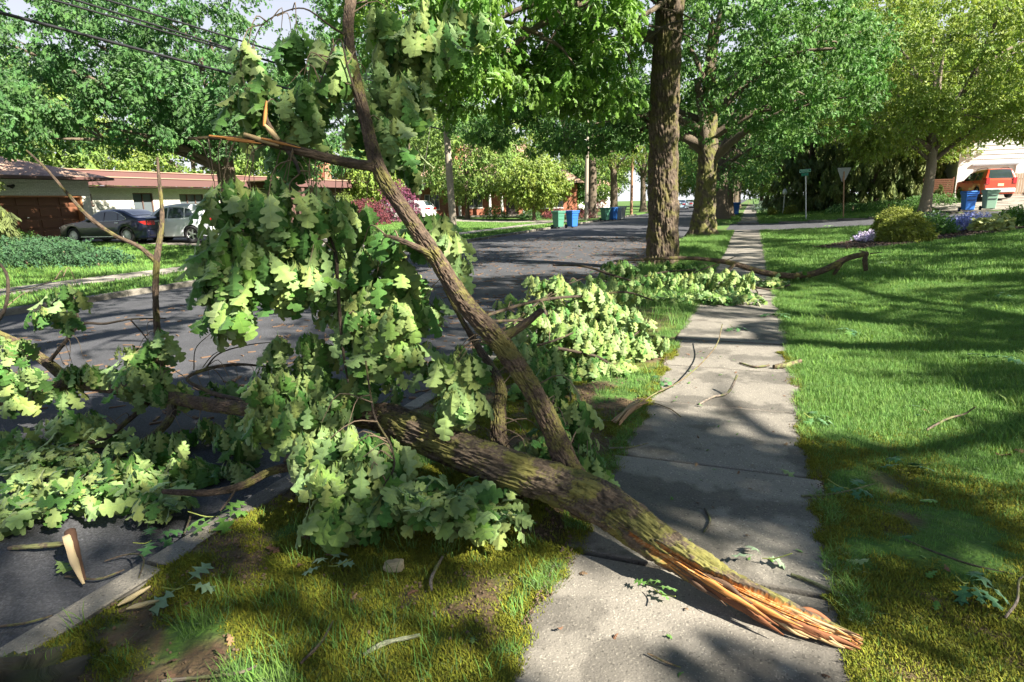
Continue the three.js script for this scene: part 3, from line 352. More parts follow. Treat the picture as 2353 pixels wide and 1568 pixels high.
// ───────────────────────── fallen limbs ─────────────────────────
const colors = (n, seed, a, b) => { const r = rng(seed); return [...Array(n)].map(() => lerp3(a, b, r())); };
function limbThing(name, label, o) {
  const t = thing(name, label, 'fallen branch', V(0, 0, 0), 0, o.group), nodes = [], twigs = [], rnd = rng(o.seed);
  for (const br of o.branches) {
    const P = br.map(([x, y, d]) => typeof d === 'number' ? at(x, y, { zc: d }) : at(x, y, d)), R = br.map((b, i) => pxSize(b[3] * 0.345, P[i]));
    P.forEach((p) => nodes.push(p)); for (let i = 1; i < P.length; i++) for (let k = 1; k < 7; k++) nodes.push(P[i].clone().lerp(P[i - 1], k / 7));
    const L = P.reduce((s, p, i) => i ? s + p.distanceTo(P[i - 1]) : 0, 0), big = R[0] > 0.018;
    const huge = R[0] > 0.035, g = tube(P, R, huge ? 80 : big ? 36 : 10, Math.round(clamp(L / (huge ? 0.006 : big ? 0.012 : 0.03), 6, 560)), { relief: big ? barkRelief(0.016, 0.14, 0.2) : (c, n, s) => 0.14 * sx3(c * 1.3, n * 1.3, s * 14), color: barkColor(o.bark ?? (big ? [0.095, 0.066, 0.046] : [0.07, 0.051, 0.037]), [0.14, 0.13, 0.035], big ? -0.1 : -0.25, 1.5) });
    part('branch', g, barkMat, t);
  }
  const leaves = [];
  for (const [cx, cy, rx, ry, d, n, pale = 0.62, mode = 'h'] of o.clusters) {
    const c = typeof d === 'number' ? at(cx, cy, { zc: d }) : at(cx, cy, d), k = depthOf(c) / FOC, right = V(1, 0, 0).applyQuaternion(camera.quaternion), up = V(0, 1, 0), bk = fwd.clone().negate();
    for (let i = 0; i < Math.round(n * 1.65); i++) {
      let v; do v = V(rnd() * 2 - 1, rnd() * 2 - 1, rnd() * 2 - 1); while (v.lengthSq() > 1);
      const p = c.clone().addScaledVector(right, v.x * rx * k).addScaledVector(up, v.y * ry * k * 0.95).addScaledVector(bk, v.z * Math.min(rx, ry) * k * 0.8 + 0.02);
      if (o.floor) { const f = o.floor(p) + 0.05; if (p.y < f) p.y = f + 0.1 * rnd(); }
      let best = nodes[0], bd = 1e9; for (const q of nodes) { const e = q.distanceToSquared(p) + (q.y < p.y ? 0.1 : 0) + (q.used ?? 0) * 0.06; if (e < bd) { bd = e; best = q; } }
      const midp = best.clone().lerp(p, 0.5).add(V((rnd() - 0.5) * 0.08, 0.05 + 0.06 * rnd(), (rnd() - 0.5) * 0.08)), tl = Math.sqrt(bd);
      best.used = (best.used ?? 0) + 1; if (tl < 0.45 && best.used < 2 && tl < 0.3 && rnd() < 0.45) twigs.push(tube([best, midp, p], [0.0035 + 0.003 * tl, 0.003, 0.0018], 4, 6, { cap: false }));
      const m = 5 + Math.floor(rnd() * 3), ph = rnd() * 6.28, out = v.clone().normalize(), outW = right.clone().multiplyScalar(out.x).addScaledVector(bk, out.z);
      for (let j = 0; j < m; j++) {
        const a = ph + j / m * 6.28, rad = V(Math.cos(a), 0, Math.sin(a)), len = (o.len ?? 0.15) * (0.45 + 0.8 * rnd());
        let axis, nm;
        if (mode === 'h') { axis = V(0, -0.95, 0).addScaledVector(rad, 0.5).addScaledVector(outW, 0.22).add(V(rnd() - 0.5, (rnd() - 0.5) * 0.8, rnd() - 0.5).multiplyScalar(0.5)); nm = rad.clone().multiplyScalar(0.45).addScaledVector(up, 0.45).addScaledVector(bk, 0.55).addScaledVector(outW, 0.5).add(V(rnd() - 0.5, rnd() - 0.5, rnd() - 0.5).multiplyScalar(0.7)); }
        else { axis = rad.clone().add(V(0, 0.9 * (rnd() - 0.5), 0)).addScaledVector(bk, 0.25); nm = V((rnd() - 0.5) * 2.2, 0.8, (rnd() - 0.5) * 2.2).addScaledVector(bk, 0.45); }
        const q = p.clone().addScaledVector(axis.clone().normalize(), 0.02 + 0.03 * rnd()), tip = q.clone().addScaledVector(axis.clone().normalize(), len);
        if (o.floor && tip.y < o.floor(tip) + 0.015) { axis.y += (o.floor(tip) + 0.02 - tip.y) / len * axis.length(); }
        const s = toPixel(q), seen = s[0] > -60 && s[0] < PW + 60 && s[1] > -80 && s[1] < PH + 60;
        leaves.push({ m: leafMatrix(q, axis, nm, len), g: Math.floor(rnd() * 6), pale: rnd() < pale, size: seen ? len / s[2] * (0.6 + v.z * 0.4) : 0, k: rnd() });
      }
    }
  }
  leaves.sort((a, b) => b.size - a.size);
  leaves.slice(0, 300).forEach((l) => { const ms = l.pale ? paleLeaf : darkLeaf, o2 = part('leaf', oakLeaves[l.g], ms[Math.floor(l.k * ms.length)], t); l.m.decompose(o2.position, o2.quaternion, o2.scale); });
  const rest = leaves.slice(300);
  for (const pale of [true, false]) for (let g = 0; g < 6; g++) { const s = rest.filter((l) => l.pale === pale && l.g === g); if (s.length) copies('foliage', oakLeaves[g], (pale ? paleLeaf : darkLeaf)[0], s.map((l) => l.m), t, s.map((l) => { const v = 0.72 + 0.5 * l.k, y = ((l.k * 7.3) % 1 - 0.5) * 0.3; return col(v * (1 + y), v, v * (1 - y)); })); }
  if (twigs.length) part('twigs', mergeGeometries(twigs), twigMat, t).userData.kind = 'stuff';
  return t;
}
const bedY = (p) => p.x < ROAD_R ? (p.x > ROAD_L ? ROAD_Y + 0.05 : 0) : H(p.x, p.z);
const near = limbThing('fallen_oak_limb', 'large broken oak limb with pale hanging leaves lying from the road across the sidewalk', {
  seed: 17, floor: bedY, len: 0.16,
  branches: [
    // the limb that stands up from the fork of the log
    [[1352, 1160, { y: 0.2 }, 130], [1328, 1120, 3.12, 100], [1308, 1080, 3.13, 80], [1268, 985, 3.14, 66], [1215, 885, 3.15, 64], [1150, 790, 3.17, 66], [1070, 700, 3.2, 58], [1003, 595, 3.22, 52], [940, 500, 3.25, 48], [872, 392, 3.28, 46], [842, 285, 3.32, 38], [815, 170, 3.36, 34], [800, 80, 3.4, 32], [806, 0, 3.45, 33], [830, -90, 3.5, 28], [880, -200, 3.6, 18]],
    [[868, 385, 3.28, 34], [790, 372, 3.22, 31], [700, 350, 3.16, 29], [620, 328, 3.12, 27], [540, 318, 3.1, 15], [432, 318, 3.08, 9]],
    [[648, 340, 3.13, 24], [632, 310, 3.13, 14], [612, 275, 3.12, 13], [611, 232, 3.11, 6]],
    [[660, 345, 3.14, 16], [680, 375, 3.1, 13], [688, 400, 3.08, 9]],
    [[1140, 785, 3.17, 34], [1195, 752, 3.2, 27], [1246, 712, 3.24, 20]],
    [[1020, 600, 3.22, 24], [960, 570, 3.18, 20], [910, 548, 3.15, 15], [880, 540, 3.13, 8]],
    // log, far half, over the kerb and road
    [[900, 965, { y: 0.40 }, 92], [800, 950, 3.75, 74], [680, 950, 4.05, 56], [560, 940, 4.3, 46], [450, 925, 4.55, 42], [370, 908, 4.75, 40], [270, 893, 4.95, 40], [160, 885, 5.15, 38], [80, 905, 5.2, 34], [0, 928, 5.2, 30], [-90, 950, 5.3, 22]],
    [[160, 882, 5.15, 34], [110, 835, 5.2, 30], [50, 795, 5.2, 26], [-10, 765, 5.2, 22], [-80, 730, 5.3, 14]],
    [[372, 900, 4.75, 22], [364, 800, 4.72, 20], [357, 690, 4.7, 18], [360, 600, 4.7, 20], [372, 500, 4.72, 14], [366, 420, 4.74, 10], [361, 362, 4.75, 7]],
    [[357, 600, 4.7, 16], [320, 568, 4.66, 13], [262, 540, 4.6, 12], [205, 500, 4.55, 13], [150, 440, 4.5, 9], [112, 395, 4.48, 8], [60, 345, 4.45, 5]],
    [[112, 832, 5.2, 13], [150, 785, 5.1, 12], [184, 746, 5.05, 11], [240, 744, 5.0, 8], [300, 734, 4.95, 6], [380, 732, 4.9, 4]],
    [[184, 746, 5.05, 9], [176, 720, 5.0, 7], [168, 680, 4.95, 5]], [[300, 736, 4.95, 5], [330, 770, 4.85, 4], [350, 800, 4.8, 3]],
    [[-20, 590, 4.3, 9], [12, 625, 4.3, 9], [18, 670, 4.3, 10], [8, 715, 4.35, 11], [-30, 770, 4.5, 12]], [[20, 672, 4.3, 4], [80, 660, 4.3, 3], [145, 635, 4.3, 3]],
    [[395, 925, 4.7, 30], [388, 965, 4.5, 26], [340, 1010, 4.3, 24], [240, 1070, 4.05, 20], [140, 1110, 3.9, 18], [60, 1140, 3.8, 15], [-20, 1190, 3.7, 12]],
    [[340, 925, 4.8, 18], [290, 970, 4.6, 15], [235, 1010, 4.4, 12], [130, 1030, 4.3, 6], [70, 1040, 4.25, 4]],
    [[560, 925, 4.4, 20], [480, 900, 4.6, 13], [430, 870, 4.75, 9], [470, 850, 4.9, 11], [540, 838, 5.1, 10], [610, 842, 5.3, 6]],
    [[470, 850, 4.9, 6], [500, 815, 5.0, 5], [560, 795, 5.1, 4], [640, 785, 5.2, 2]], [[445, 850, 4.8, 4], [450, 800, 4.85, 3], [486, 765, 4.9, 2]], [[465, 845, 4.9, 3], [490, 815, 4.95, 3], [522, 800, 5, 2]],
    // mossy bough on the road edge, from below the log
    [[860, 1040, { y: 0.3 }, 46], [760, 1062, 3.35, 38], [690, 1070, 3.35, 30], [620, 1085, 3.35, 26], [560, 1115, 3.3, 24], [490, 1132, 3.3, 22], [420, 1132, 3.32, 20], [375, 1130, 3.35, 16]],
    [[545, 1118, 3.3, 10], [525, 1150, 3.25, 8], [505, 1175, 3.2, 7]],
    // bough that props the log up behind the fork
    [[1170, 1080, 3.35, 58], [1148, 1020, 3.5, 56], [1146, 950, 3.6, 46], [1150, 890, 3.7, 34], [1100, 800, 3.9, 22], [1052, 720, 4.0, 14], [1020, 660, 4.05, 9]],
    // hanging twigs
    [[750, 520, 3.3, 12], [770, 580, 3.32, 13], [776, 660, 3.33, 12], [782, 740, 3.34, 12], [790, 820, 3.36, 9], [800, 880, 3.36, 6]],
    [[840, 830, 3.2, 6], [850, 900, 3.15, 7], [862, 960, 3.1, 7], [900, 1030, 2.98, 7], [905, 1075, 2.95, 7], [880, 1120, 2.93, 5]],
    [[800, 85, 3.4, 8], [760, 60, 3.35, 7], [700, 20, 3.3, 5], [650, 28, 3.28, 4], [600, 60, 3.25, 3], [575, 120, 3.24, 3]],
    [[842, 290, 3.3, 8], [800, 160, 3.25, 7], [780, 90, 3.2, 5], [735, 190, 3.2, 4]], [[1130, 790, 3.4, 8], [1180, 850, 3.5, 7], [1260, 920, 3.5, 6], [1330, 960, 3.5, 4]],
    [[1240, 935, 3.4, 9], [1290, 985, 3.42, 9], [1345, 1040, 3.42, 7], [1380, 1075, 3.42, 4]],
  ],
  clusters: [
    [620, 455, 165, 75, 3.2, 20], [600, 570, 135, 95, 3.15, 24], [535, 690, 55, 70, 3.1, 10], [490, 600, 35, 80, 3.12, 6], [660, 640, 80, 70, 3.2, 10], [740, 470, 60, 70, 3.3, 8],
    [870, 620, 100, 65, 3.45, 16, 0.7], [890, 720, 110, 80, 3.45, 20], [900, 790, 90, 50, 3.45, 10], [965, 680, 50, 60, 3.5, 6], [840, 700, 70, 70, 3.6, 8],
    [1055, 835, 75, 50, 3.3, 10, 0.9], [1045, 895, 60, 50, 3.25, 8, 0.9], [1020, 800, 50, 40, 3.5, 5],
    [680, 800, 100, 55, 3.6, 10], [650, 880, 90, 55, 3.55, 12], [690, 950, 110, 60, 3.4, 14], [760, 1010, 90, 70, 3.15, 14, 0.85], [800, 1090, 95, 75, 3.0, 14, 0.85], [775, 1150, 70, 50, 2.95, 8], [610, 930, 50, 60, 3.5, 6, 0.9], [870, 1010, 50, 70, 3.1, 6],
    [830, 470, 70, 50, 3.6, 6, 0.4], [800, 560, 60, 50, 3.7, 6, 0.5], [760, 640, 50, 60, 3.6, 5, 0.5], [640, 330, 60, 40, 3.5, 4, 0.4], [830, 240, 40, 60, 3.6, 5, 0.4], [850, 850, 70, 55, 3.75, 6, 0.5], [760, 870, 80, 50, 3.6, 6],
    [1285, 930, 75, 60, 3.5, 10], [1310, 1010, 80, 60, 3.42, 12], [1240, 1000, 45, 60, 3.5, 6], [1350, 1070, 45, 35, 3.4, 6], [1225, 1060, 40, 35, 3.45, 4], [1260, 860, 60, 40, 3.8, 5, 0.5],
    [1010, 1150, 85, 35, 2.95, 9, 0.7, 'g'], [1120, 1170, 55, 28, 2.98, 6, 0.7, 'g'], [950, 1130, 50, 35, 2.97, 5, 0.7, 'g'],
    [660, 70, 38, 32, 3.3, 3, 0.1], [585, 185, 50, 45, 3.25, 5, 0.6], [560, 110, 25, 40, 3.25, 3, 0.7], [690, 210, 45, 45, 3.3, 4, 0.6], [715, 270, 50, 45, 3.4, 5], [760, 120, 35, 60, 3.3, 4],
    [900, 40, 85, 50, 3.6, 10], [950, 110, 85, 60, 3.65, 11], [880, 170, 55, 50, 3.5, 6, 0.9], [890, 250, 50, 60, 3.5, 6], [920, 330, 45, 50, 3.6, 5, 0.4], [985, 40, 60, 50, 3.8, 6], [960, 210, 50, 50, 3.7, 5, 0.5], [735, 200, 40, 60, 3.5, 4], [1060, 20, 50, 40, 3.9, 4],
    [1015, 520, 50, 38, 3.4, 6], [1040, 560, 30, 45, 3.35, 3, 0.9], [905, 535, 45, 30, 3.3, 4, 0.2], [985, 500, 35, 25, 3.4, 3], [560, 240, 40, 40, 3.35, 3, 0.3],
    [110, 710, 55, 28, 4.6, 5], [150, 660, 40, 20, 4.4, 3], [330, 800, 55, 40, 4.7, 7], [325, 860, 55, 45, 4.65, 8], [370, 780, 35, 40, 4.75, 4], [25, 830, 45, 55, 4.7, 7], [10, 890, 40, 30, 4.7, 3], [230, 835, 90, 22, 5.0, 6], [130, 880, 60, 20, 5, 3], [30, 770, 30, 30, 4.8, 3],
    [150, 955, 80, 35, 4.4, 7, 0.9], [40, 1000, 70, 40, 4.2, 7], [95, 1070, 100, 45, 3.95, 7, 0.8, 'g'], [210, 1040, 90, 35, 4.05, 5, 0.7, 'g'], [50, 1130, 70, 45, 3.7, 5, 0.75, 'g'], [15, 1195, 45, 40, 3.5, 3, 0.8, 'g'], [330, 1110, 60, 55, 3.7, 8], [290, 1060, 60, 40, 3.9, 6], [400, 1010, 70, 40, 4.2, 7, 0.6], [440, 1070, 65, 45, 4.0, 7, 0.5], [370, 1160, 55, 40, 3.55, 5, 0.6, 'g'], [545, 1060, 30, 25, 4.0, 2], [480, 965, 100, 35, 4.5, 8, 0.6], [110, 1180, 60, 30, 3.5, 3, 0.7, 'g'], [220, 1110, 60, 30, 3.7, 3, 0.5, 'g'], [230, 960, 80, 30, 4.6, 6], [500, 880, 100, 25, 5.0, 6, 0.5], [420, 880, 60, 25, 4.9, 4], [560, 1000, 60, 40, 4.2, 4, 0.4], [200, 1150, 60, 25, 3.5, 2, 0.3, 'g'],
  ] });
// the log itself, torn open at its lower end
{
  const wood = [[0.50, 0.33, 0.15], [0.46, 0.185, 0.04], [0.17, 0.06, 0.022]];
  const woodAt = (p, s) => { const q = 0.5 + 0.5 * sx3(p.x * 55 + p.z * 30, p.y * 90, s * 3.2), f = 0.5 + 0.5 * sx3(p.x * 140, p.y * 170, s * 9); return lerp3(lerp3(wood[1], wood[0], sst(0.45, 0.8, q)), lerp3(wood[2], wood[1], q), sst(0.55, 0.8, f) * 0.8); };
  const spec = [[1960, 1466, { y: 0.035 }, 26], [1880, 1440, { y: 0.05 }, 52], [1780, 1398, { y: 0.075 }, 78], [1680, 1352, { y: 0.10 }, 92], [1600, 1306, { y: 0.125 }, 102], [1520, 1254, { y: 0.15 }, 108], [1440, 1195, { y: 0.19 }, 118], [1370, 1152, { y: 0.225 }, 124], [1290, 1118, { y: 0.26 }, 116], [1190, 1085, { y: 0.30 }, 108], [1080, 1045, { y: 0.34 }, 104], [990, 1008, { y: 0.37 }, 98], [890, 962, { y: 0.40 }, 90]];
  const P = spec.map(([x, y, d]) => at(x, y, d)), R = spec.map((s, i) => pxSize(s[3] * 0.395, P[i])), torn = V(-0.45, -0.15, 0.85).normalize();
  P.forEach((p, i) => { p.y = Math.max(p.y, R[i] * 0.85); });
  const rel = barkRelief(0.026, 0.36, 0.15);
  const mask = (dir, s, p) => { const j = 0.14 * sx3(dir.x * 2, dir.y * 2, s * 2.5) + 0.05 * sx3(dir.x * 7, dir.y * 7, s * 5), a = dir.dot(torn); return sst(0.80, 0.70, s + j * 1.2) * sst(mix(-0.35, 0.6, sst(0.02, 0.72, s)) - 0.04, mix(-0.35, 0.6, sst(0.02, 0.72, s)) + 0.04, a + j * 0.7); };
  const base = barkColor([0.105, 0.078, 0.055], [0.155, 0.15, 0.035], 0.02, 1.6);
  const g = tube(P, R, 110, 520, { relief: (c, n, s, r, dir, p) => { const m = mask(dir, s, p); return mix(rel(c, n, s, r), -0.34 + 0.16 * sx3(c * 4, n * 4, s * 1.6) + 0.07 * sx3(c * 14, n * 14, s * 2.2), m); }, color: (p, s, dir) => { const m = mask(dir, s, p); return m > 0.4 ? woodAt(p, s) : base(p); } });
  part('log', g, barkMat, near).userData.label = 'thick mossy log torn open to orange wood at one end';
  const r = rng(77), wm = [[0.50, 0.36, 0.19], [0.46, 0.20, 0.05], [0.20, 0.075, 0.028], [0.09, 0.05, 0.028], [0.40, 0.27, 0.13]].map((c) => mat(c, 0.8, { map: barkMap }));
  const strip = (f, ang, L, w, drift, m) => { // a slab of torn wood lying along the log
    const k = Math.min(P.length - 2, Math.floor(f)), c = P[k].clone().lerp(P[k + 1], f - k), rr = mix(R[k], R[k + 1], f - k), ax = P[k].clone().sub(P[k + 1]).normalize(), up = V(0, 1, 0).addScaledVector(ax, -ax.y).normalize(), side = torn.clone().addScaledVector(ax, -torn.dot(ax)).normalize().multiplyScalar(Math.cos(ang)).addScaledVector(up, Math.sin(ang)).normalize();
    L = Math.min(L, P[0].distanceTo(c) + 0.03); const a = c.clone().addScaledVector(side, rr * 0.68), e = a.clone().addScaledVector(ax, L).addScaledVector(side, drift).add(V(0, -0.02 * L, 0)), lift = (v) => { v.y = Math.max(0.008 + w * 0.3, v.y); return v; };
    const wob = () => V((r() - 0.5) * 0.012, (r() - 0.5) * 0.01, (r() - 0.5) * 0.012);
    part('splinter', tube([lift(a.clone().addScaledVector(ax, -L * 0.4)), lift(a), lift(a.clone().lerp(e, 0.4).add(wob())), lift(a.clone().lerp(e, 0.75).add(wob())), lift(e)], [w * 0.5, w, w * 0.9, w * 0.55, w * 0.12], 8, 18, { relief: (cc, n, s) => -0.72 * n * n + 0.2 * sx3(cc * 2, n * 2, s * 16) }), m, near);
  };
  for (let i = 0; i < 26; i++) strip(0.5 + r() * 4.0, (r() - 0.5) * 1.3, 0.10 + 0.22 * r(), 0.008 + 0.012 * r(), (r() - 0.4) * 0.03, wm[Math.floor(r() * 5)]);
  for (let i = 0; i < 34; i++) strip(0.1 + r() * 1.6, (r() - 0.5) * 3.0, 0.06 + 0.13 * r(), 0.0035 + 0.004 * r(), (r() - 0.3) * 0.035, wm[Math.floor(r() * 5)]);
  { const q = P[1].clone().lerp(P[0], 0.25), ax = P[0].clone().sub(P[1]).normalize(); for (const [o, h, w, m] of [[-0.05, 0.03, 0.018, 2], [-0.09, 0.025, 0.014, 1]]) part('splinter', tube([q.clone().addScaledVector(ax, o - 0.07).add(V(0, 0.0, -0.02)), q.clone().addScaledVector(ax, o - 0.02).add(V(0, h, -0.03)), q.clone().addScaledVector(ax, o + 0.03).add(V(0, h * 0.8, -0.03)), q.clone().addScaledVector(ax, o + 0.09).add(V(0, 0.0, -0.02))], [w * 0.7, w, w * 0.9, w * 0.3], 10, 16, { relief: (c, n, s) => -0.4 * n * n + 0.2 * sx3(c * 2, n * 2, s * 20) }), wm[m], near); }
  // torn strips on the snapped side branch
  for (const [x0, y0, x1, y1, z, w] of [[612, 232, 606, 290, 3.1, 9], [606, 285, 640, 322, 3.1, 12], [640, 335, 560, 308, 3.08, 10], [585, 325, 480, 312, 3.07, 6], [600, 330, 520, 320, 3.07, 6], [690, 340, 600, 318, 3.07, 6]]) { const a = at(x0, y0, { zc: z }), b = at(x1, y1, { zc: z }); part('splinter', tube([a, a.clone().lerp(b, 0.5), b], [pxSize(w * 0.2, a), pxSize(w * 0.55, a), pxSize(w * 0.4, a)], 6, 8, { relief: (c, n) => -0.5 * Math.abs(n) }), wm[r() < 0.5 ? 0 : 1], near); }
}
limbThing('fallen_oak_branch', 'leafy oak branch heap on the verge between the road and sidewalk slabs', {
  seed: 23, floor: bedY, len: 0.15,
  branches: [
    [[1120, 725, 6.3, 11], [1200, 700, 6.5, 11], [1270, 686, 6.7, 10], [1350, 680, 6.9, 8], [1440, 672, 7.1, 7], [1500, 690, 7.3, 4]],
    [[1100, 740, 6.2, 10], [1200, 735, 6.5, 9], [1300, 722, 6.8, 7], [1380, 735, 6.8, 5]], [[1150, 800, 5.8, 9], [1250, 790, 6.1, 8], [1330, 760, 6.3, 6]], [[1280, 800, 6.2, 10], [1370, 820, 6.2, 11], [1415, 845, 6.1, 6]],
    [[1330, 790, 6.3, 9], [1400, 770, 6.6, 9], [1445, 775, 6.7, 7], [1480, 755, 6.8, 4]], [[1270, 610, 8.6, 5], [1340, 612, 8.6, 8], [1400, 630, 8.6, 8], [1480, 655, 8.6, 5]], [[1180, 745, 6.4, 7], [1230, 700, 6.8, 6], [1290, 660, 7.2, 5], [1340, 640, 7.4, 3]],
  ],
  clusters: [[1255, 645, 55, 28, 7.2, 12, 0.85], [1330, 680, 100, 40, 7.0, 30, 0.9], [1245, 730, 85, 48, 6.6, 28, 0.9], [1335, 765, 105, 48, 6.4, 38, 0.9], [1430, 790, 75, 30, 6.4, 24, 0.9], [1400, 715, 70, 45, 6.9, 22, 0.9], [1170, 770, 60, 40, 6.0, 12], [1220, 810, 65, 45, 5.8, 18, 0.65], [1300, 830, 65, 35, 5.8, 16, 0.65], [1390, 835, 55, 24, 6.0, 10, 0.7], [1180, 700, 45, 35, 6.8, 8], [1490, 775, 40, 22, 6.5, 10, 0.95], [1440, 730, 55, 40, 6.8, 14, 0.9], [1250, 870, 70, 35, 5.2, 12, 0.6], [1360, 650, 60, 30, 8.2, 12, 0.8], [1440, 660, 60, 35, 8.6, 14, 0.8]],
});
limbThing('fallen_oak_branch', 'second oak limb lying across the sidewalk, its snapped end raised over the lawn', {
  seed: 29, floor: bedY, len: 0.17,
  branches: [
    [[1994, 583, 11.85, 15], [1950, 593, 11.85, 18], [1905, 616, 11.85, 19], [1860, 631, 11.85, 19], [1810, 634, 11.85, 18], [1750, 625, 11.85, 17], [1690, 607, 11.85, 16], [1640, 598, 11.85, 13], [1560, 593, 11.85, 10], [1480, 597, 11.85, 7], [1410, 600, 11.85, 5]],
    [[1690, 607, 11.85, 10], [1655, 634, 11.6, 9], [1600, 652, 11.2, 7], [1540, 660, 11.0, 5]], [[1990, 585, 11.85, 12], [1988, 600, 11.85, 15], [1990, 622, 11.9, 13]], [[1935, 603, 11.85, 12], [1925, 618, 11.85, 13], [1915, 632, 11.9, 9]],
    [[2000, 583, 11.85, 5], [2028, 580, 11.85, 2]], [[1990, 580, 11.85, 6], [1975, 576, 11.85, 3]], [[1620, 640, 11.2, 5], [1700, 650, 11, 5], [1760, 665, 10.8, 6], [1815, 655, 11.4, 7]], [[1700, 640, 11.5, 5], [1740, 670, 10.6, 4], [1735, 700, 10.0, 3]], [[1560, 640, 11.4, 5], [1640, 610, 11.8, 4], [1690, 590, 12, 3]], [[1460, 640, 11.3, 6], [1530, 625, 11.6, 6], [1600, 620, 11.8, 5]], [[1700, 690, 10.2, 9], [1750, 680, 10.3, 7]],
  ],
  clusters: [[1430, 612, 60, 24, 11.8, 16, 0.6], [1500, 645, 85, 34, 11, 30, 0.65], [1575, 652, 95, 38, 10.9, 36, 0.65], [1655, 645, 85, 40, 10.7, 34, 0.8], [1700, 685, 45, 28, 10.2, 16, 0.9], [1620, 690, 85, 30, 10.2, 30, 0.75], [1530, 688, 80, 30, 10.3, 26, 0.75], [1440, 665, 60, 30, 11.0, 16, 0.7], [1690, 640, 50, 38, 10.4, 16, 0.95], [1760, 655, 50, 14, 11.2, 9, 0.4, 'g'], [1600, 715, 85, 16, 9.7, 14, 0.6, 'g'], [1690, 715, 55, 16, 9.6, 10, 0.6, 'g'], [1830, 640, 40, 10, 12, 5, 0.4, 'g'], [1580, 605, 60, 16, 12, 9, 0.3]],
});
// ───────────────────────── loose twigs, sprigs, leaves, stones ─────────────────────────
function stick(name, label, pts, m, group) { const P = pts.map(([x, y, l]) => { const q = onLand(x, y, l ?? 0.012); if (q.x < ROAD_R) { return at(x, y, { y: ROAD_Y + 0.03 + (l ?? 0.01) }); } return q; }), R = pts.map((p, i) => Math.max(0.0025, pxSize(p[3] / 2, P[i]))); const base = P[0].clone(), o = part(name, tube(P.map((p) => p.clone().sub(base)), R, 8, Math.max(10, pts.length * 10), { relief: (c, n, s) => 0.18 * sx3(c * 1.2, n * 1.2, s * 22), color: barkColor(m, [0.20, 0.22, 0.08], -0.05, 3) }), barkMat, scene); o.position.copy(base); return tag(o, label, 'twig', group); }
const brown = [0.16, 0.12, 0.09], greyTwig = [0.30, 0.25, 0.21], lich = [0.24, 0.26, 0.14];
stick('curved_twig', 'long slender twig rising in a curve from the verge over the sidewalk slab', [[1405, 975, 0.01, 4.5], [1450, 945, 0.02, 4], [1500, 908, 0.04, 3.6], [1560, 878, 0.06, 3.2], [1615, 832, 0.12, 3], [1648, 790, 0.18, 2.6], [1660, 745, 0.26, 2.2]], [0.2, 0.145, 0.09]);
stick('forked_twig', 'pale forked twig with one prong raised on the sunlit slab', [[1608, 928, 0.01, 4], [1640, 912, 0.02, 5], [1672, 903, 0.03, 6], [1695, 862, 0.16, 5]], greyTwig);
stick('twig', 'dark bent twig on the middle of the sidewalk behind the torn log end', [[1620, 1170, 0.01, 5], [1632, 1198, 0.012, 6], [1618, 1222, 0.01, 4]], [0.10, 0.085, 0.075]);
stick('lichen_twig', 'lichen covered twig lying over the slab joint behind the torn log end', [[1818, 1320, 0.012, 7], [1870, 1340, 0.014, 9], [1910, 1358, 0.014, 10], [1945, 1370, 0.012, 7]], lich);
stick('twig', 'mossy twig poking from the lawn moss onto the slab', [[1842, 1140, 0.012, 6], [1890, 1138, 0.015, 5], [1950, 1128, 0.03, 4], [2010, 1112, 0.05, 3]], lich);
stick('twig', 'crooked grey twig standing out of the sunlit grass', [[2130, 988, 0.03, 5], [2180, 962, 0.05, 5], [2220, 950, 0.06, 4], [2242, 935, 0.12, 3]], brown);
stick('broken_stub', 'short thick broken branch stub half on the slab and half on the lawn', [[1778, 843, 0.02, 10], [1805, 840, 0.025, 13], [1840, 830, 0.025, 9]], [0.12, 0.085, 0.055]);
stick('twig', 'thin twig pointing from the broken stub over the slab', [[1700, 834, 0.01, 4], [1735, 843, 0.012, 5], [1768, 840, 0.02, 5]], brown);
stick('twig', 'curved grey twig on the mossy verge beside the pale stone', [[1017, 1280, 0.015, 6], [1000, 1310, 0.02, 8], [990, 1335, 0.02, 8], [992, 1357, 0.015, 6]], greyTwig);
stick('twig', 'straight grey twig across the moss at the root flare', [[372, 1566, 0.02, 8], [470, 1556, 0.02, 8], [555, 1545, 0.02, 7], [590, 1530, 0.03, 5]], greyTwig);
stick('twig', 'bent twig leaning in the shaded moss', [[690, 1525, 0.02, 6], [735, 1480, 0.04, 7], [765, 1428, 0.06, 4]], brown);
stick('lichen_twig', 'lichen crusted twig at the bare edge of the verge', [[835, 1505, 0.02, 9], [880, 1480, 0.025, 12], [965, 1460, 0.02, 8]], [0.34, 0.36, 0.24]);
stick('twig', 'thin dark twig lying over the shaded slabs beside the verge', [[1500, 925, 0.01, 2], [1540, 940, 0.01, 3], [1565, 958, 0.01, 3]], brown);
stick('twig', 'thin root like twig crossing from slab to verge', [[1400, 1030, 0.012, 4], [1450, 1028, 0.012, 4], [1490, 1018, 0.015, 3]], greyTwig);
stick('twig', 'dark twig trailing through the lawn moss beside the shaded slab', [[2080, 1240, 0.01, 4], [2150, 1270, 0.01, 5], [2240, 1300, 0.012, 4], [2330, 1320, 0.012, 3]], [0.10, 0.085, 0.07]);
stick('twig', 'pale upright twig at the edge of the lawn sprig', [[2310, 1420, 0.01, 6], [2338, 1380, 0.05, 6], [2345, 1330, 0.12, 5], [2375, 1322, 0.14, 4]], greyTwig);
stick('twig', 'brown twig at the foot of the shaded slab', [[1488, 1502, 0.01, 4], [1530, 1522, 0.012, 5], [1565, 1535, 0.012, 3]], [0.28, 0.2, 0.12]);
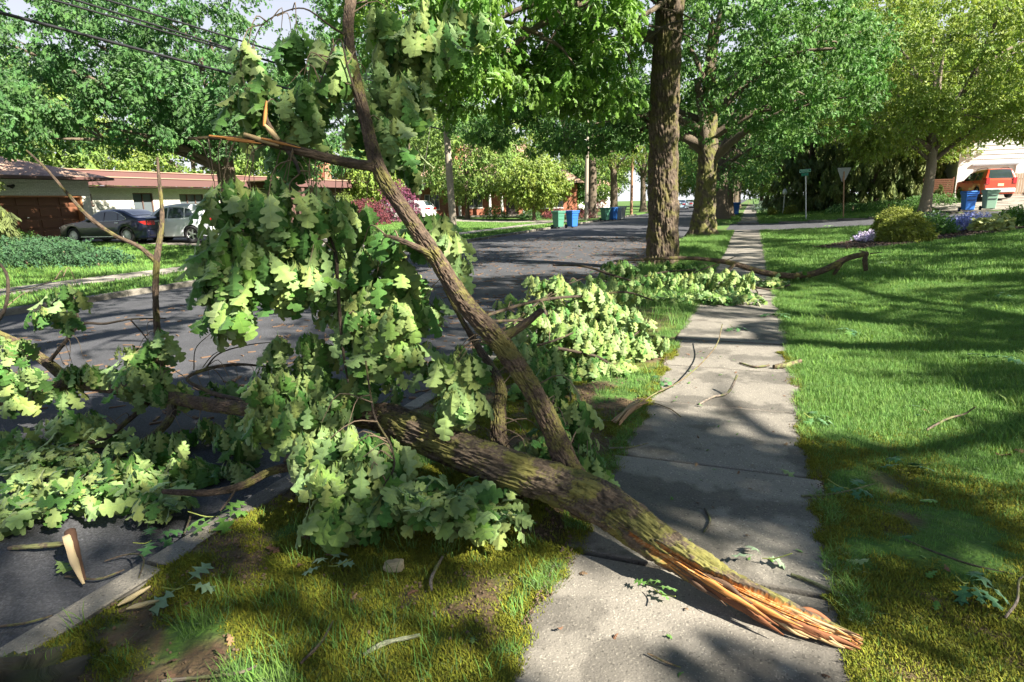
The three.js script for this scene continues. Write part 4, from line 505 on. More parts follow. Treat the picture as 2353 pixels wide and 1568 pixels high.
for (const p of [[[0, 1160, 0, 5], [70, 1150, 0.02, 6], [110, 1143, 0.03, 4]], [[240, 1290, 0, 3], [290, 1275, 0.02, 4], [330, 1290, 0.03, 4], [318, 1330, 0.0, 3]], [[150, 1325, 0, 5], [230, 1330, 0.01, 5], [285, 1310, 0.02, 4]], [[420, 1235, 0, 4], [436, 1190, 0.02, 5], [440, 1160, 0.03, 4]], [[0, 1440, 0, 6], [60, 1432, 0.01, 6], [120, 1415, 0.01, 4]], [[20, 1260, 0.01, 10], [90, 1255, 0.03, 12], [150, 1250, 0.03, 13]]]) stick('road_twig', 'brown twig lying on the shaded asphalt by the kerb', p, brown, 'twigs on the shaded road by the kerb');
{ // torn pale stake
  const a = at(158, 1232, { y: 0.08 }), b = at(172, 1290, { y: 0.0 }), c = at(193, 1342, { y: ROAD_Y + 0.04 }), t = thing('broken_branch_piece', 'pale snapped branch piece standing on the asphalt beside the kerb', 'wood piece', c.clone());
  const w = pxSize(13, b); part('split_wood', tube([a.clone().sub(c), b.clone().sub(c), V(0, 0, 0)], [w, w * 0.85, w * 0.25], 10, 20, { relief: (cc, n, s) => (cc > 0 ? -0.35 : 0) + 0.16 * sx3(cc * 4, n * 4, s * 6) }), mat([0.62, 0.47, 0.27], 0.8), t);
  const d = a.clone().sub(c); part('bark_strip', tube([d.clone().add(V(-0.02, 0.012, -0.02)), b.clone().sub(c).add(V(-0.018, 0.0, -0.02)), V(-0.008, 0.01, -0.012)], [w * 0.95, w * 0.75, w * 0.2], 10, 16, { relief: (cc, n, s) => 0.1 * sx3(cc * 3, n * 3, s * 30) }), mat([0.10, 0.05, 0.03], 0.9), t);
}
{ const p = onLand(905, 1300, 0.02), g = new THREE.IcosahedronGeometry(0.5, 4), q = g.attributes.position; for (let i = 0; i < q.count; i++) { const v = V(q.getX(i), q.getY(i), q.getZ(i)); const k = 0.9 + 0.22 * sx3(v.x * 2.2 + 3, v.y * 2.2, v.z * 2.2) + 0.05 * sx3(v.x * 9, v.y * 9, v.z * 9); v.x = clamp(v.x * k, -0.42, 0.40); v.y = clamp(v.y * k, -0.3, 0.33); v.multiplyScalar(1); q.setXYZ(i, v.x * 0.115, v.y * 0.075, v.z * k * 0.07); } g.computeVertexNormals(); const o = part('stone', g, mat([0.42, 0.36, 0.23], 0.95, { bumpMap: concBump, bumpScale: 0.004 }), scene); o.position.copy(p); o.rotation.y = 0.5; tag(o, 'pale flat stone lying on the mossy verge', 'stone'); }
for (const [x0, y0, x1, y1, w, l] of [[270, 1392, 345, 1348, 14, 'long pale bark chip on the verge by the kerb'], [290, 1400, 365, 1380, 13, 'shorter pale wood chip beside the long bark chip']]) { const a = onLand(x0, y0, 0.02), b = onLand(x1, y1, 0.03), r = pxSize(w / 2, a), o = part('wood_chip', tube([V(0, 0, 0), b.clone().sub(a).multiplyScalar(0.35), b.clone().sub(a).multiplyScalar(0.7), b.clone().sub(a)], [r * 0.3, r, r * 0.9, r * 0.3], 8, 16, { relief: (c, n, s) => -0.4 * Math.abs(n) + 0.2 * sx3(c * 2, n * 2, s * 20) }), mat([0.42, 0.34, 0.19], 0.9), scene); o.position.copy(a); tag(o, l, 'wood chip'); }
{ const a = onLand(1415, 978, 0.02), b = onLand(1478, 925, 0.05), r = rng(9), t = thing('shredded_bark', 'torn strip of shredded tan bark at the sidewalk edge', 'bark', a.clone()); for (let i = 0; i < 9; i++) { const o = V((r() - 0.5) * 0.07, 0.015 + r() * 0.03, (r() - 0.5) * 0.07), e = b.clone().sub(a).add(V((r() - 0.5) * 0.09, (r() - 0.4) * 0.05, (r() - 0.5) * 0.1)); part('strip', tube([o, o.clone().lerp(e, 0.5).add(V(0, 0.03 * r(), 0)), e], [0.006, 0.013 + 0.01 * r(), 0.004], 6, 10, { relief: (c, n) => -0.5 * Math.abs(n) }), mat([0.30 + 0.12 * r(), 0.23, 0.12], 0.95), t); } }
// sprigs of pointed oak leaves on the lawn and slabs
const sprigMats = [leafMat([0.05, 0.16, 0.07], leafDarkMap, 0.25, 0.6), leafMat([0.07, 0.19, 0.06], leafDarkMap, 0.25, 0.7), leafMat([0.12, 0.26, 0.04], leafDarkMap, 0.3, 0.8), leafMat([0.26, 0.36, 0.24], leafPaleMap, 0.2)];
function sprig(px, py, n, len, mi, label, turn = 0) {
  const b = onLand(px, py, 0.015); if (b.x < ROAD_R && b.x > ROAD_L) b.copy(at(px, py, { y: ROAD_Y + 0.06 }));
  const r = rng(Math.round(px * 3 + py)), t = thing('oak_sprig', label, 'sprig', b, turn), st = V(-0.05 - 0.05 * r(), 0.05, 0.03);
  part('stem', tube([st.clone().multiplyScalar(1.6), st.clone().multiplyScalar(0.6), V(0, 0.02, 0)], [0.0025, 0.003, 0.002], 5, 6), greenStem, t);
  for (let i = 0; i < n; i++) { const a = -0.9 + i / Math.max(1, n - 1) * 3.4 + (r() - 0.5) * 0.5, ax = V(Math.cos(a), 0.25 * (r() - 0.3), Math.sin(a)), o = part('leaf', pinLeaves[i % 3], sprigMats[mi === undefined ? Math.floor(r() * 3) : mi], t), m = leafMatrix(V(0, 0.03, 0).addScaledVector(ax, len * 0.3), ax, V((r() - 0.5) * 0.7, 1, (r() - 0.5) * 0.7), len * (0.75 + 0.4 * r())); m.decompose(o.position, o.quaternion, o.scale); }
  return t;
}
sprig(2225, 1350, 6, 0.13, 0, 'large blue green oak sprig on the moss, the biggest one on the lawn', 0.2); sprig(2085, 1078, 4, 0.12, 0, 'oak sprig with one dark leaf drooping onto the lawn moss', 2.4); sprig(1950, 1130, 4, 0.11, 0, 'small dark oak sprig on the moss beside the slab edge'); sprig(1940, 765, 6, 0.17, undefined, 'oak sprig with glossy leaves on the grass near the second limb', 1); sprig(2290, 828, 5, 0.18, 0, 'dark oak sprig in the shaded grass to the right of the sunlit band', 2); sprig(1870, 965, 5, 0.15, 1, 'green oak sprig half on the slab and half on the sunlit grass', 0.5);
sprig(1750, 1292, 3, 0.10, 3, 'small pale oak sprig lying on the slab behind the torn log', 2.6); sprig(1515, 880, 4, 0.13, 1, 'oak sprig on the slab below the curved twig', 1.3); sprig(1500, 1362, 5, 0.08, 2, 'bright green sprig pinned under the torn log end', 2.0); sprig(755, 1310, 4, 0.11, 3, 'pale silvery oak sprig on the mossy verge', 2.8); sprig(425, 1358, 3, 0.12, 3, 'pale oak sprig on the verge beside the kerb', 1.0); sprig(2030, 605, 4, 0.17, 3, 'pale oak sprig on the lawn beyond the snapped limb end', 0.4); sprig(2300, 680, 3, 0.17, undefined, 'oak sprig in the shaded lawn under the flower bed', 0.4); sprig(500, 1195, 5, 0.15, 2, 'bright green sprig on the road edge below the mossy bough', 0.4); sprig(350, 1250, 4, 0.13, 1, 'dark green sprig on the shaded asphalt near the kerb', 1.4); sprig(1690, 757, 4, 0.13, 1, 'oak sprig on the slab in front of the second limb', 0.4); sprig(1780, 728, 5, 0.16, 1, 'oak sprig at the lawn edge of the slab by the second limb', 2.4); sprig(1900, 520, 6, 0.3, 2, 'wilted leafy sprig on the lawn by the side road', 0.6); sprig(1570, 552, 7, 0.34, 1, 'leafy sprout at the foot of the corner oak', 0.5);
function looseLeaf(px, py, len, m, label, turn, group, name = 'oak_leaf') { const b = onLand(px, py, 0.012); if (b.x < ROAD_R && b.x > ROAD_L) b.copy(at(px, py, { y: ROAD_Y + 0.055 })); const r = rng(Math.round(px * 7 + py)), o = part(name, oakLeaves[Math.floor(r() * 6)], m, scene); leafMatrix(b, V(Math.cos(turn), 0.06, Math.sin(turn)), V((r() - 0.5) * 0.5, 1, (r() - 0.5) * 0.5), len).decompose(o.position, o.quaternion, o.scale); return tag(o, label, 'leaf', group); }
looseLeaf(1795, 1078, 0.15, paleLeaf[2], 'pale lobed oak leaf lying on the slab joint', 0.5); looseLeaf(1938, 1284, 0.11, paleLeaf[2], 'pale oak leaf on the moss at the slab edge', 0.3); looseLeaf(1565, 1240, 0.06, paleLeaf[2], 'small pale leaf on the slab beside the log', 0.2); looseLeaf(1985, 1405, 0.06, paleLeaf[2], 'small pale leaf on the moss opposite the torn log end', 1.2); looseLeaf(1942, 1455, 0.05, paleLeaf[0], 'small leaf caught under the torn log tip', 0.4); looseLeaf(130, 1290, 0.13, paleLeaf[1], 'oak leaf on asphalt beside the pale snapped piece', 0.2); looseLeaf(2340, 655, 0.16, paleLeaf[2], 'silvery leaf on the shaded lawn under the flower bed', 0.3);
looseLeaf(1085, 1480, 0.09, paleLeaf[1], 'upright pale green leaf at the left edge of the slab', 4.4);
{ const r = rng(15), brownLeaf = [mat([0.15, 0.075, 0.04], 0.9), mat([0.22, 0.14, 0.075], 0.9), mat([0.10, 0.055, 0.032], 0.9)];
  for (let i = 0; i < 44; i++) { const x = -2.4 + 1.6 * r(), z = -1.3 - 3.2 * r(), q = toPixel(V(x, 0, z)); looseLeaf(q[0], q[1], 0.03 + 0.05 * r(), brownLeaf[i % 3], 'small brown dead leaf scrap on the mossy verge', r() * 6.28, 'dead leaf scraps on the verge', 'dead_leaf'); }
  for (let i = 0; i < 110; i++) { const x = -3 - 8.5 * Math.pow(r(), 1.6), z = -8 - 16 * r(), q = toPixel(V(x, ROAD_Y, z)); looseLeaf(q[0], q[1], 0.10 + 0.14 * r(), i % 3 ? brownLeaf[i % 3] : sprigMats[1], i % 3 ? 'brown leaf scrap on the asphalt street' : 'torn green leaf on the asphalt street', r() * 6.28, i % 3 ? 'brown scraps on the street' : 'torn green leaves on the street', i % 3 ? 'dead_leaf' : 'oak_leaf'); }
  for (let i = 0; i < 90; i++) { const x = 0.7 + 4.5 * r(), z = -2.2 - 12 * Math.pow(r(), 1.3), q = toPixel(V(x, H(x, z), z)); looseLeaf(q[0], q[1], 0.05 + 0.07 * r(), i % 3 ? sprigMats[i % 3] : brownLeaf[0], i % 3 ? 'small torn green leaf on the lawn' : 'small brown leaf on the lawn', r() * 6.28, i % 3 ? 'torn green leaves on the lawn' : 'brown leaves on the lawn', i % 3 ? 'oak_leaf' : 'dead_leaf'); }
  for (let i = 0; i < 90; i++) { const x = -0.65 + 1.1 * r(), z = -1.9 - 7 * r(), q = toPixel(V(x, 0, z)); looseLeaf(q[0], q[1], 0.02 + 0.03 * r(), i % 2 ? sprigMats[2] : brownLeaf[i % 3], i % 2 ? 'tiny green leaf scrap on the concrete slabs' : 'tiny brown leaf scrap on the concrete slabs', r() * 6.28, i % 2 ? 'green scraps on the slabs' : 'brown scraps on the slabs', i % 2 ? 'oak_leaf' : 'dead_leaf'); } }
// ───────────────────────── cars ─────────────────────────
const glassMat = new THREE.MeshPhysicalMaterial({ color: col(0.03, 0.045, 0.05), roughness: 0.06, metalness: 0, clearcoat: 1, side: THREE.DoubleSide });
const chrome = mat([0.75, 0.76, 0.78], 0.2, { metalness: 1 }), rubber = mat([0.018, 0.018, 0.02], 0.85), rimMat = mat([0.6, 0.61, 0.63], 0.28, { metalness: 0.9 }), blackTrim = mat([0.02, 0.02, 0.022], 0.5);
const tailMat = new THREE.MeshPhysicalMaterial({ color: col(0.45, 0.01, 0.012), roughness: 0.15, clearcoat: 1 }), plateMat = mat([0.75, 0.70, 0.42], 0.5);
const paint = (c) => new THREE.MeshPhysicalMaterial({ color: col(...c), roughness: 0.35, clearcoat: 1, clearcoatRoughness: 0.04, side: THREE.DoubleSide });
const interp = (pts, x) => { if (x <= pts[0][0]) return pts[0][1]; for (let i = 1; i < pts.length; i++) if (x <= pts[i][0]) { const t = (x - pts[i - 1][0]) / (pts[i][0] - pts[i - 1][0]); return mix(pts[i - 1][1], pts[i][1], t); } return pts[pts.length - 1][1]; };
function smoothProfile(pts, n = 80) { const c = new THREE.CatmullRomCurve3(pts.map(([x, y]) => V(x, y, 0)), false, 'centripetal'), o = []; for (let i = 0; i <= n; i++) { const p = c.getPoint(i / n); o.push([p.x, p.y]); } return o; }
function car(name, label, s, pos, turn, group) {
  const t = thing(name, label, 'car', pos, turn, group), L = s.L, hw = s.W / 2, up = smoothProfile(s.top), yu = (x) => interp(up, x);
  const plan = (x) => { const k = Math.abs(x / L - 0.5) * 2; return 1 - 0.13 * Math.pow(k, 7) - 0.03 * k * k; };
  const w = (x, y) => hw * plan(x) * (1 - 0.035 * sst(s.sill + 0.25, s.sill, y)) - Math.max(0, y - s.belt) * 0.34;
  const arch = (x) => { let y = s.sill; for (const wx of s.wheels) { const d = Math.abs(x - wx), r = s.wr + 0.055; if (d < r) y = Math.max(y, s.wr + Math.sqrt(r * r - d * d)); } return y; };
  const xs = []; for (let i = 0; i <= 110; i++) xs.push(L * i / 110); for (const wx of s.wheels) xs.push(wx - s.wr - 0.056, wx - s.wr - 0.054, wx + s.wr + 0.054, wx + s.wr + 0.056); xs.sort((a, b) => a - b);
  const pos3 = [], idx = [], K = 13;
  const ring = (x) => { const y1 = yu(x), y0 = Math.min(arch(x), y1 - 0.08), yb = Math.min(s.belt, y1 - 0.05), o = []; for (let k = 0; k <= 4; k++) { const y = mix(y0, yb, k / 4); o.push([y, w(x, y) + 0.012 * Math.sin(k / 4 * 3.14)]); } for (let k = 1; k <= 4; k++) { const y = mix(yb, y1, k / 4), f = k / 4; o.push([y - (k === 4 ? 0.012 : 0), (w(x, Math.max(y, yb)) - (k === 4 ? 0.05 : k === 3 ? 0.012 : 0))]); } const e = o[o.length - 1][1]; for (let k = 1; k <= 4; k++) o.push([y1 + 0.02 * Math.sin(k / 4 * 1.57), e * (1 - k / 4)]); return o; };
  for (const x of xs) { const o = ring(x); for (let k = 0; k < K; k++) pos3.push(x - L / 2, o[k][0], o[k][1]); for (let k = 0; k < K; k++) pos3.push(x - L / 2, o[k][0], -o[k][1]); }
  for (let i = 0; i < xs.length - 1; i++) for (let h = 0; h < 2; h++) for (let k = 0; k < K - 1; k++) { const a = i * 2 * K + h * K + k, b = a + 2 * K; h ? idx.push(a, b, a + 1, a + 1, b, b + 1) : idx.push(a, a + 1, b, a + 1, b + 1, b); }
  for (const [i, f] of [[0, 1], [xs.length - 1, 0]]) { const a = i * 2 * K; for (let k = 0; k < K - 1; k++) { const p = a + k, q = a + K + k; f ? idx.push(p, q, p + 1, q, q + 1, p + 1) : idx.push(p, p + 1, q, q, p + 1, q + 1); } }
  const g = new THREE.BufferGeometry(); g.setAttribute('position', new THREE.Float32BufferAttribute(pos3, 3)); g.setIndex(idx); g.computeVertexNormals(); const body = part('body', g, s.paint, t);
  const strip = (nm, m, x0, x1, f, lift, n = 8) => { const p = [], ix = []; for (let i = 0; i <= n; i++) { const x = mix(x0, x1, i / n), y = yu(x); for (let j = -4; j <= 4; j++) p.push(x - L / 2, y + lift + 0.02 * Math.cos(j / 4 * 1.5), j / 4 * (w(x, y) - 0.03) * f); } for (let i = 0; i < n; i++) for (let j = 0; j < 8; j++) { const a = i * 9 + j; ix.push(a, a + 1, a + 9, a + 1, a + 10, a + 9); } const q = new THREE.BufferGeometry(); q.setAttribute('position', new THREE.Float32BufferAttribute(p, 3)); q.setIndex(ix); q.computeVertexNormals(); return part(nm, q, m, t); };
  strip('windshield', glassMat, ...s.front, 0.9, 0.012); strip('rear_window', glassMat, ...s.rear, 0.86, 0.012);
  const panel = (nm, poly, m, lift, side, parent = t) => { const p = [], ix = []; poly.forEach(([x, y]) => p.push(x - L / 2, y, side * (w(x, y) + lift))); for (let i = 1; i < poly.length - 1; i++) side > 0 ? ix.push(0, i, i + 1) : ix.push(0, i + 1, i); const q = new THREE.BufferGeometry(); q.setAttribute('position', new THREE.Float32BufferAttribute(p, 3)); q.setIndex(ix); q.computeVertexNormals(); return part(nm, q, m, parent); };
  for (const side of [1, -1]) {
    for (const poly of s.windows) panel('side_window', poly, glassMat, 0.014, side);
    if (s.trim) { const P = s.trim.map(([x, y]) => V(x - L / 2, y, side * (w(x, y) + 0.016))); part('window_trim', tube(P, P.map(() => 0.011), 5, 40), chrome, t); }
    for (const [x, y] of s.handles) part('door_handle', new RoundedBoxGeometry(0.2, 0.03, 0.03, 2, 0.01).translate(x - L / 2, y, side * (w(x, y) + 0.02)), s.handleMat ?? s.paint, t);
    part('mirror', new THREE.SphereGeometry(0.1, 12, 8).scale(1, 0.75, 1.3).translate(s.mirror[0] - L / 2, s.mirror[1], side * (w(...s.mirror) + 0.12)), s.paint, t);
    if (s.sillTrim) part('sill_trim', new THREE.BoxGeometry(s.wheels[1] - s.wheels[0] - 0.8, 0.025, 0.02).translate((s.wheels[0] + s.wheels[1]) / 2 - L / 2, s.sill + 0.06, side * (w(L / 2, s.sill + 0.06) + 0.012)), chrome, t);
    const tl = s.tail, zz = hw * plan(L); part('tail_light', new RoundedBoxGeometry(0.10, tl[1] - tl[0], tl[2], 2, 0.02).translate(L / 2 - 0.02, (tl[0] + tl[1]) / 2, side * (zz - tl[2] / 2 + 0.01)), tailMat, t);
    panel('tail_light', [[L - 0.34, tl[1] - 0.03], [L - 0.02, tl[0]], [L - 0.02, tl[1]]], tailMat, 0.02, side);
    part('head_light', new RoundedBoxGeometry(0.16, 0.13, 0.36, 2, 0.03).translate(-L / 2 + 0.06, s.head, side * (hw * plan(0) - 0.2)), mat([0.7, 0.72, 0.75], 0.15), t);
    for (const wx of s.wheels) {
      const wh = part('wheel', new THREE.LatheGeometry([[s.wr * 0.66, -0.11], [s.wr * 0.94, -0.11], [s.wr, -0.07], [s.wr, 0.07], [s.wr * 0.94, 0.11], [s.wr * 0.66, 0.11], [s.wr * 0.66, -0.11]].map(([a, b]) => new THREE.Vector2(a, b)), 36).rotateX(Math.PI / 2), rubber, t); wh.position.set(wx - L / 2, s.wr, side * (hw - 0.13));
      part('rim', new THREE.LatheGeometry([[0, 0.03], [s.wr * 0.6, 0.03], [s.wr * 0.67, 0.10], [s.wr * 0.67, -0.1], [0.01, -0.1]].map(([a, b]) => new THREE.Vector2(a, b)), 36).rotateX(side * Math.PI / 2), blackTrim, wh);
      const sp = []; for (let k = 0; k < s.spokes; k++) sp.push(new THREE.BoxGeometry(s.wr * 0.58, s.spokeW, 0.03).translate(s.wr * 0.36, 0, side * 0.075).rotateZ(k / s.spokes * 6.283)); sp.push(new THREE.CylinderGeometry(0.06, 0.06, 0.05, 16).rotateX(1.571).translate(0, 0, side * 0.08), new THREE.TorusGeometry(s.wr * 0.65, 0.012, 6, 32).translate(0, 0, side * 0.09)); part('spokes', mergeGeometries(sp), rimMat, wh);
    }
    if (s.rails) part('roof_rail', tube([V(s.rails[0] - L / 2, yu(s.rails[0]) + 0.01, side * 0.55), V(s.rails[0] + 0.15 - L / 2, yu(s.rails[0] + 0.15) + 0.07, side * 0.55), V(s.rails[1] - 0.15 - L / 2, yu(s.rails[1] - 0.15) + 0.07, side * 0.55), V(s.rails[1] - L / 2, yu(s.rails[1]) + 0.01, side * 0.55)], [0.02, 0.02, 0.02, 0.02], 6, 20), blackTrim, t);
  }
  part('underbody', new THREE.BoxGeometry(L * 0.92, 0.25, s.W * 0.8).translate(0, s.sill + 0.06, 0), blackTrim, t);
  part('licence_plate', new THREE.BoxGeometry(0.012, 0.15, 0.31).translate(L / 2 + 0.012, s.plate, 0), plateMat, t);
  part('bumper', new RoundedBoxGeometry(0.14, 0.26, s.W * 0.84, 3, 0.05).translate(L / 2 - 0.03, s.sill + 0.2, 0), s.bumper ?? s.paint, t);
  if (s.rearTrim) part('boot_trim', new THREE.BoxGeometry(0.02, 0.03, s.W * 0.6).translate(L / 2 + 0.012, s.plate + 0.14, 0), chrome, t);
  return t;
}
const sedan = { L: 4.7, W: 1.82, belt: 0.93, sill: 0.22, wr: 0.335, wheels: [0.86, 3.7], top: [[0, 0.62], [0.1, 0.74], [0.6, 0.86], [1.35, 0.95], [1.6, 1.02], [2.25, 1.38], [2.9, 1.44], [3.4, 1.38], [3.95, 1.16], [4.2, 1.09], [4.55, 1.07], [4.7, 1.0]], front: [1.62, 2.2], rear: [3.36, 3.98], windows: [[[1.78, 0.96], [2.62, 0.96], [2.62, 1.33], [2.32, 1.32]], [[2.68, 0.96], [3.35, 0.98], [3.3, 1.28], [3.05, 1.33], [2.68, 1.34]], [[3.38, 0.98], [3.72, 1.02], [3.5, 1.18], [3.34, 1.26]]], trim: [[1.74, 0.95], [2.7, 0.945], [3.4, 0.96], [3.76, 1.02], [3.5, 1.2], [3.1, 1.35], [2.65, 1.37], [2.3, 1.34], [1.76, 0.97]], handles: [[2.42, 0.84], [3.28, 0.86]], handleMat: chrome, mirror: [1.95, 0.97], sillTrim: true, tail: [0.74, 0.93, 0.42], head: 0.64, spokes: 20, spokeW: 0.022, plate: 0.76, rearTrim: true, paint: paint([0.002, 0.003, 0.016]) };
const suv = { L: 4.65, W: 1.88, belt: 1.02, sill: 0.27, wr: 0.36, wheels: [0.9, 3.72], top: [[0, 0.75], [0.1, 0.9], [0.6, 1.02], [1.25, 1.10], [1.5, 1.16], [2.1, 1.54], [2.8, 1.66], [3.6, 1.64], [4.15, 1.55], [4.5, 1.14], [4.65, 1.05]], front: [1.5, 2.06], rear: [4.12, 4.48], windows: [[[1.75, 1.05], [2.55, 1.05], [2.55, 1.5], [2.2, 1.48]], [[2.62, 1.05], [3.42, 1.06], [3.38, 1.5], [2.62, 1.53]], [[3.48, 1.07], [3.95, 1.14], [3.7, 1.44], [3.45, 1.48]]], handles: [[2.38, 0.94], [3.22, 0.96]], mirror: [1.9, 1.06], tail: [0.88, 1.04, 0.46], head: 0.78, spokes: 5, spokeW: 0.07, plate: 0.80, rearTrim: true, paint: paint([0.72, 0.75, 0.80]) };
const trailSuv = { ...suv, L: 4.6, W: 1.86, belt: 1.08, wr: 0.37, top: [[0, 0.8], [0.08, 1.0], [0.5, 1.08], [1.25, 1.13], [1.45, 1.2], [2.0, 1.62], [2.6, 1.72], [3.6, 1.75], [4.25, 1.70], [4.5, 1.16], [4.6, 1.08]], rear: [4.25, 4.5], windows: [[[1.7, 1.11], [2.45, 1.11], [2.45, 1.58], [2.1, 1.56]], [[2.52, 1.11], [3.25, 1.11], [3.25, 1.6], [2.52, 1.6]], [[3.35, 1.11], [4.15, 1.12], [4.0, 1.58], [3.35, 1.6]]], handles: [[2.3, 0.98], [3.1, 0.98]], tail: [0.86, 1.22, 0.2], rails: [2.3, 4.0], rearTrim: false, paint: paint([0.55, 0.06, 0.02]), bumper: mat([0.62, 0.62, 0.62], 0.4), handleMat: blackTrim };
{
  const g = (px, py, y) => at(px, py, { y }), f = g(168, 561, 0.22), b = g(282, 562, 0.22), mid = f.clone().lerp(b, 0.5);
  const turn = THREE.MathUtils.degToRad(8), land = (p) => { p.y = H(p.x, p.z) + 0.032; return p; };
  car('sedan_car', 'black sedan with chrome window trim parked on the driveway before the brown garage door', sedan, land(V(mid.x + 0.75, 0, mid.z - 0.5)), turn);
  const w = g(432, 559, 0.22); car('sport_utility_car', 'silver white sport utility car parked beside the black sedan', suv, land(V(w.x - 1.5, 0, w.z - 0.95)), turn);
  car('sport_utility_car', 'red sport utility car with roof rails on the driveway of the white gabled house', trailSuv, V(13.9, H(13.9, -48.4) + 0.03, -48.6), THREE.MathUtils.degToRad(-86));
  car('sport_utility_car', 'white sport utility car on the far driveway behind the purple maple', { ...suv, paint: paint([0.8, 0.8, 0.8]) }, V(-28.6, H(-28, -48) + 0.03, -48.6), 0);
  car('sedan_car', 'dark sedan cut off by the frame beside the board fence', { ...sedan, paint: paint([0.02, 0.02, 0.025]) }, V(18.4, H(18, -47) + 0.03, -48.6), THREE.MathUtils.degToRad(-84));
  car('sedan_car', 'pale blue car parked far down the street at its left kerb', { ...sedan, paint: paint([0.4, 0.5, 0.62]) }, V(-10.6, ROAD_Y + 0.03, -104), THREE.MathUtils.degToRad(-90));
  car('sedan_car', 'grey car parked at the far end of the street', { ...sedan, paint: paint([0.2, 0.21, 0.24]) }, V(-10.4, ROAD_Y + 0.03, -114), THREE.MathUtils.degToRad(-90));
}
// ───────────────────────── houses ─────────────────────────
const brickTex = (a, b, mortar, w = 0.21, h = 0.07) => { const W = 16, Hh = 24; return [tex(1024, 512, (u, v) => { const y = v * Hh, r = Math.floor(y), x = u * W + (r % 2) * 0.5, c = Math.floor(x), fx = x - c, fy = y - r; if (fx < 0.06 || fy < 0.16) return mortar; const k = N1(c * 3.7 + 0.5, r * 5.3 + 0.5, 199), g = 0.85 + 0.3 * pf(N2, u, v, 64, 2); return lerp3(a, b, k).map((q) => clamp(q * g)); }, true, [1 / (W * w), 1 / (Hh * h)]), tex(512, 512, (u, v) => { const y = v * Hh, r = Math.floor(y), x = u * W + (r % 2) * 0.5, fx = x - Math.floor(x), fy = y - r; return fx < 0.06 || fy < 0.16 ? 0 : 1; }, false, [1 / (W * w), 1 / (Hh * h)])]; };
const [wbMap, wbBump] = brickTex([0.62, 0.60, 0.52], [0.74, 0.72, 0.64], [0.42, 0.40, 0.34]), whiteBrick = new THREE.MeshStandardMaterial({ map: wbMap, bumpMap: wbBump, bumpScale: 0.012, roughness: 0.9, side: THREE.DoubleSide });
const [rbMap, rbBump] = brickTex([0.30, 0.09, 0.05], [0.42, 0.15, 0.08], [0.40, 0.34, 0.28]), redBrick = new THREE.MeshStandardMaterial({ map: rbMap, bumpMap: rbBump, bumpScale: 0.012, roughness: 0.9, side: THREE.DoubleSide });
const shingle = new THREE.MeshStandardMaterial({ map: tex(512, 512, (u, v) => { const y = v * 28, r = Math.floor(y), x = u * 24 + r * 0.37, c = Math.floor(x), k = N2(c * 2.3 + 0.5, r * 4.1 + 0.5, 211); return lerp3([0.22, 0.13, 0.09], [0.42, 0.29, 0.21], k).map((q) => q * (y - r < 0.14 ? 0.7 : 1)); }, true, [0.25, 0.25]), roughness: 0.95, side: THREE.DoubleSide });
const siding = new THREE.MeshStandardMaterial({ color: col(0.78, 0.77, 0.74), roughness: 0.8, side: THREE.DoubleSide }), fascia = mat([0.12, 0.06, 0.055], 0.7), brownWall = mat([0.10, 0.055, 0.045], 0.85), doorBrown = mat([0.155, 0.062, 0.030], 0.6), whitePaint = mat([0.78, 0.78, 0.76], 0.6), gutter = mat([0.10, 0.05, 0.045], 0.5);
const pane = new THREE.MeshPhysicalMaterial({ color: col(0.10, 0.12, 0.13), roughness: 0.08, clearcoat: 0.6, side: THREE.DoubleSide });
// a wall with real openings: local x along it, y up, its outer face at z = 0 and its thickness behind
function wall(nm, len, h, openings, m, parent, thick = 0.25) { const s = new THREE.Shape([[0, 0], [len, 0], [len, h], [0, h]].map(([x, y]) => new THREE.Vector2(x, y))); for (const [x0, y0, x1, y1] of openings) s.holes.push(new THREE.Path([[x0, y0], [x0, y1], [x1, y1], [x1, y0]].map(([x, y]) => new THREE.Vector2(x, y)))); const g = new THREE.ExtrudeGeometry(s, { depth: thick, bevelEnabled: false }).translate(0, 0, -thick); return part(nm, g, m, parent); }
function windowIn(parent, x0, y0, x1, y1, muntin = 1, frameMat = whitePaint) { const w = part('window', new THREE.BoxGeometry(x1 - x0 - 0.02, y1 - y0 - 0.02, 0.02).translate((x0 + x1) / 2, (y0 + y1) / 2, -0.16), pane, parent), b = 0.06, gs = [[x0 + b / 2, (y0 + y1) / 2, b, y1 - y0 - 0.01], [x1 - b / 2, (y0 + y1) / 2, b, y1 - y0 - 0.01], [(x0 + x1) / 2, y0 + b / 2, x1 - x0 - 2 * b, b], [(x0 + x1) / 2, y1 - b / 2, x1 - x0 - 2 * b, b]]; for (let i = 1; i <= muntin; i++) gs.push([mix(x0, x1, i / (muntin + 1)), (y0 + y1) / 2, 0.05, y1 - y0 - 2 * b]); part('frame', mergeGeometries(gs.map(([x, y, a, c]) => new THREE.BoxGeometry(a, c, 0.07).translate(x, y, -0.10))), frameMat, w); part('sill', new THREE.BoxGeometry(x1 - x0 + 0.1, 0.06, 0.12).translate((x0 + x1) / 2, y0 - 0.031, 0.02), frameMat, w); return w; }
function poly(pts) { const g = new THREE.BufferGeometry(), p = [], u = [], ix = []; pts.forEach((v) => { p.push(v.x, v.y, v.z); u.push(v.x + v.z, v.y * 1.6 + v.z * 0.2); }); for (let i = 1; i < pts.length - 1; i++) ix.push(0, i, i + 1); g.setAttribute('position', new THREE.Float32BufferAttribute(p, 3)); g.setAttribute('uv', new THREE.Float32BufferAttribute(u, 2)); g.setIndex(ix); g.computeVertexNormals(); return g; }
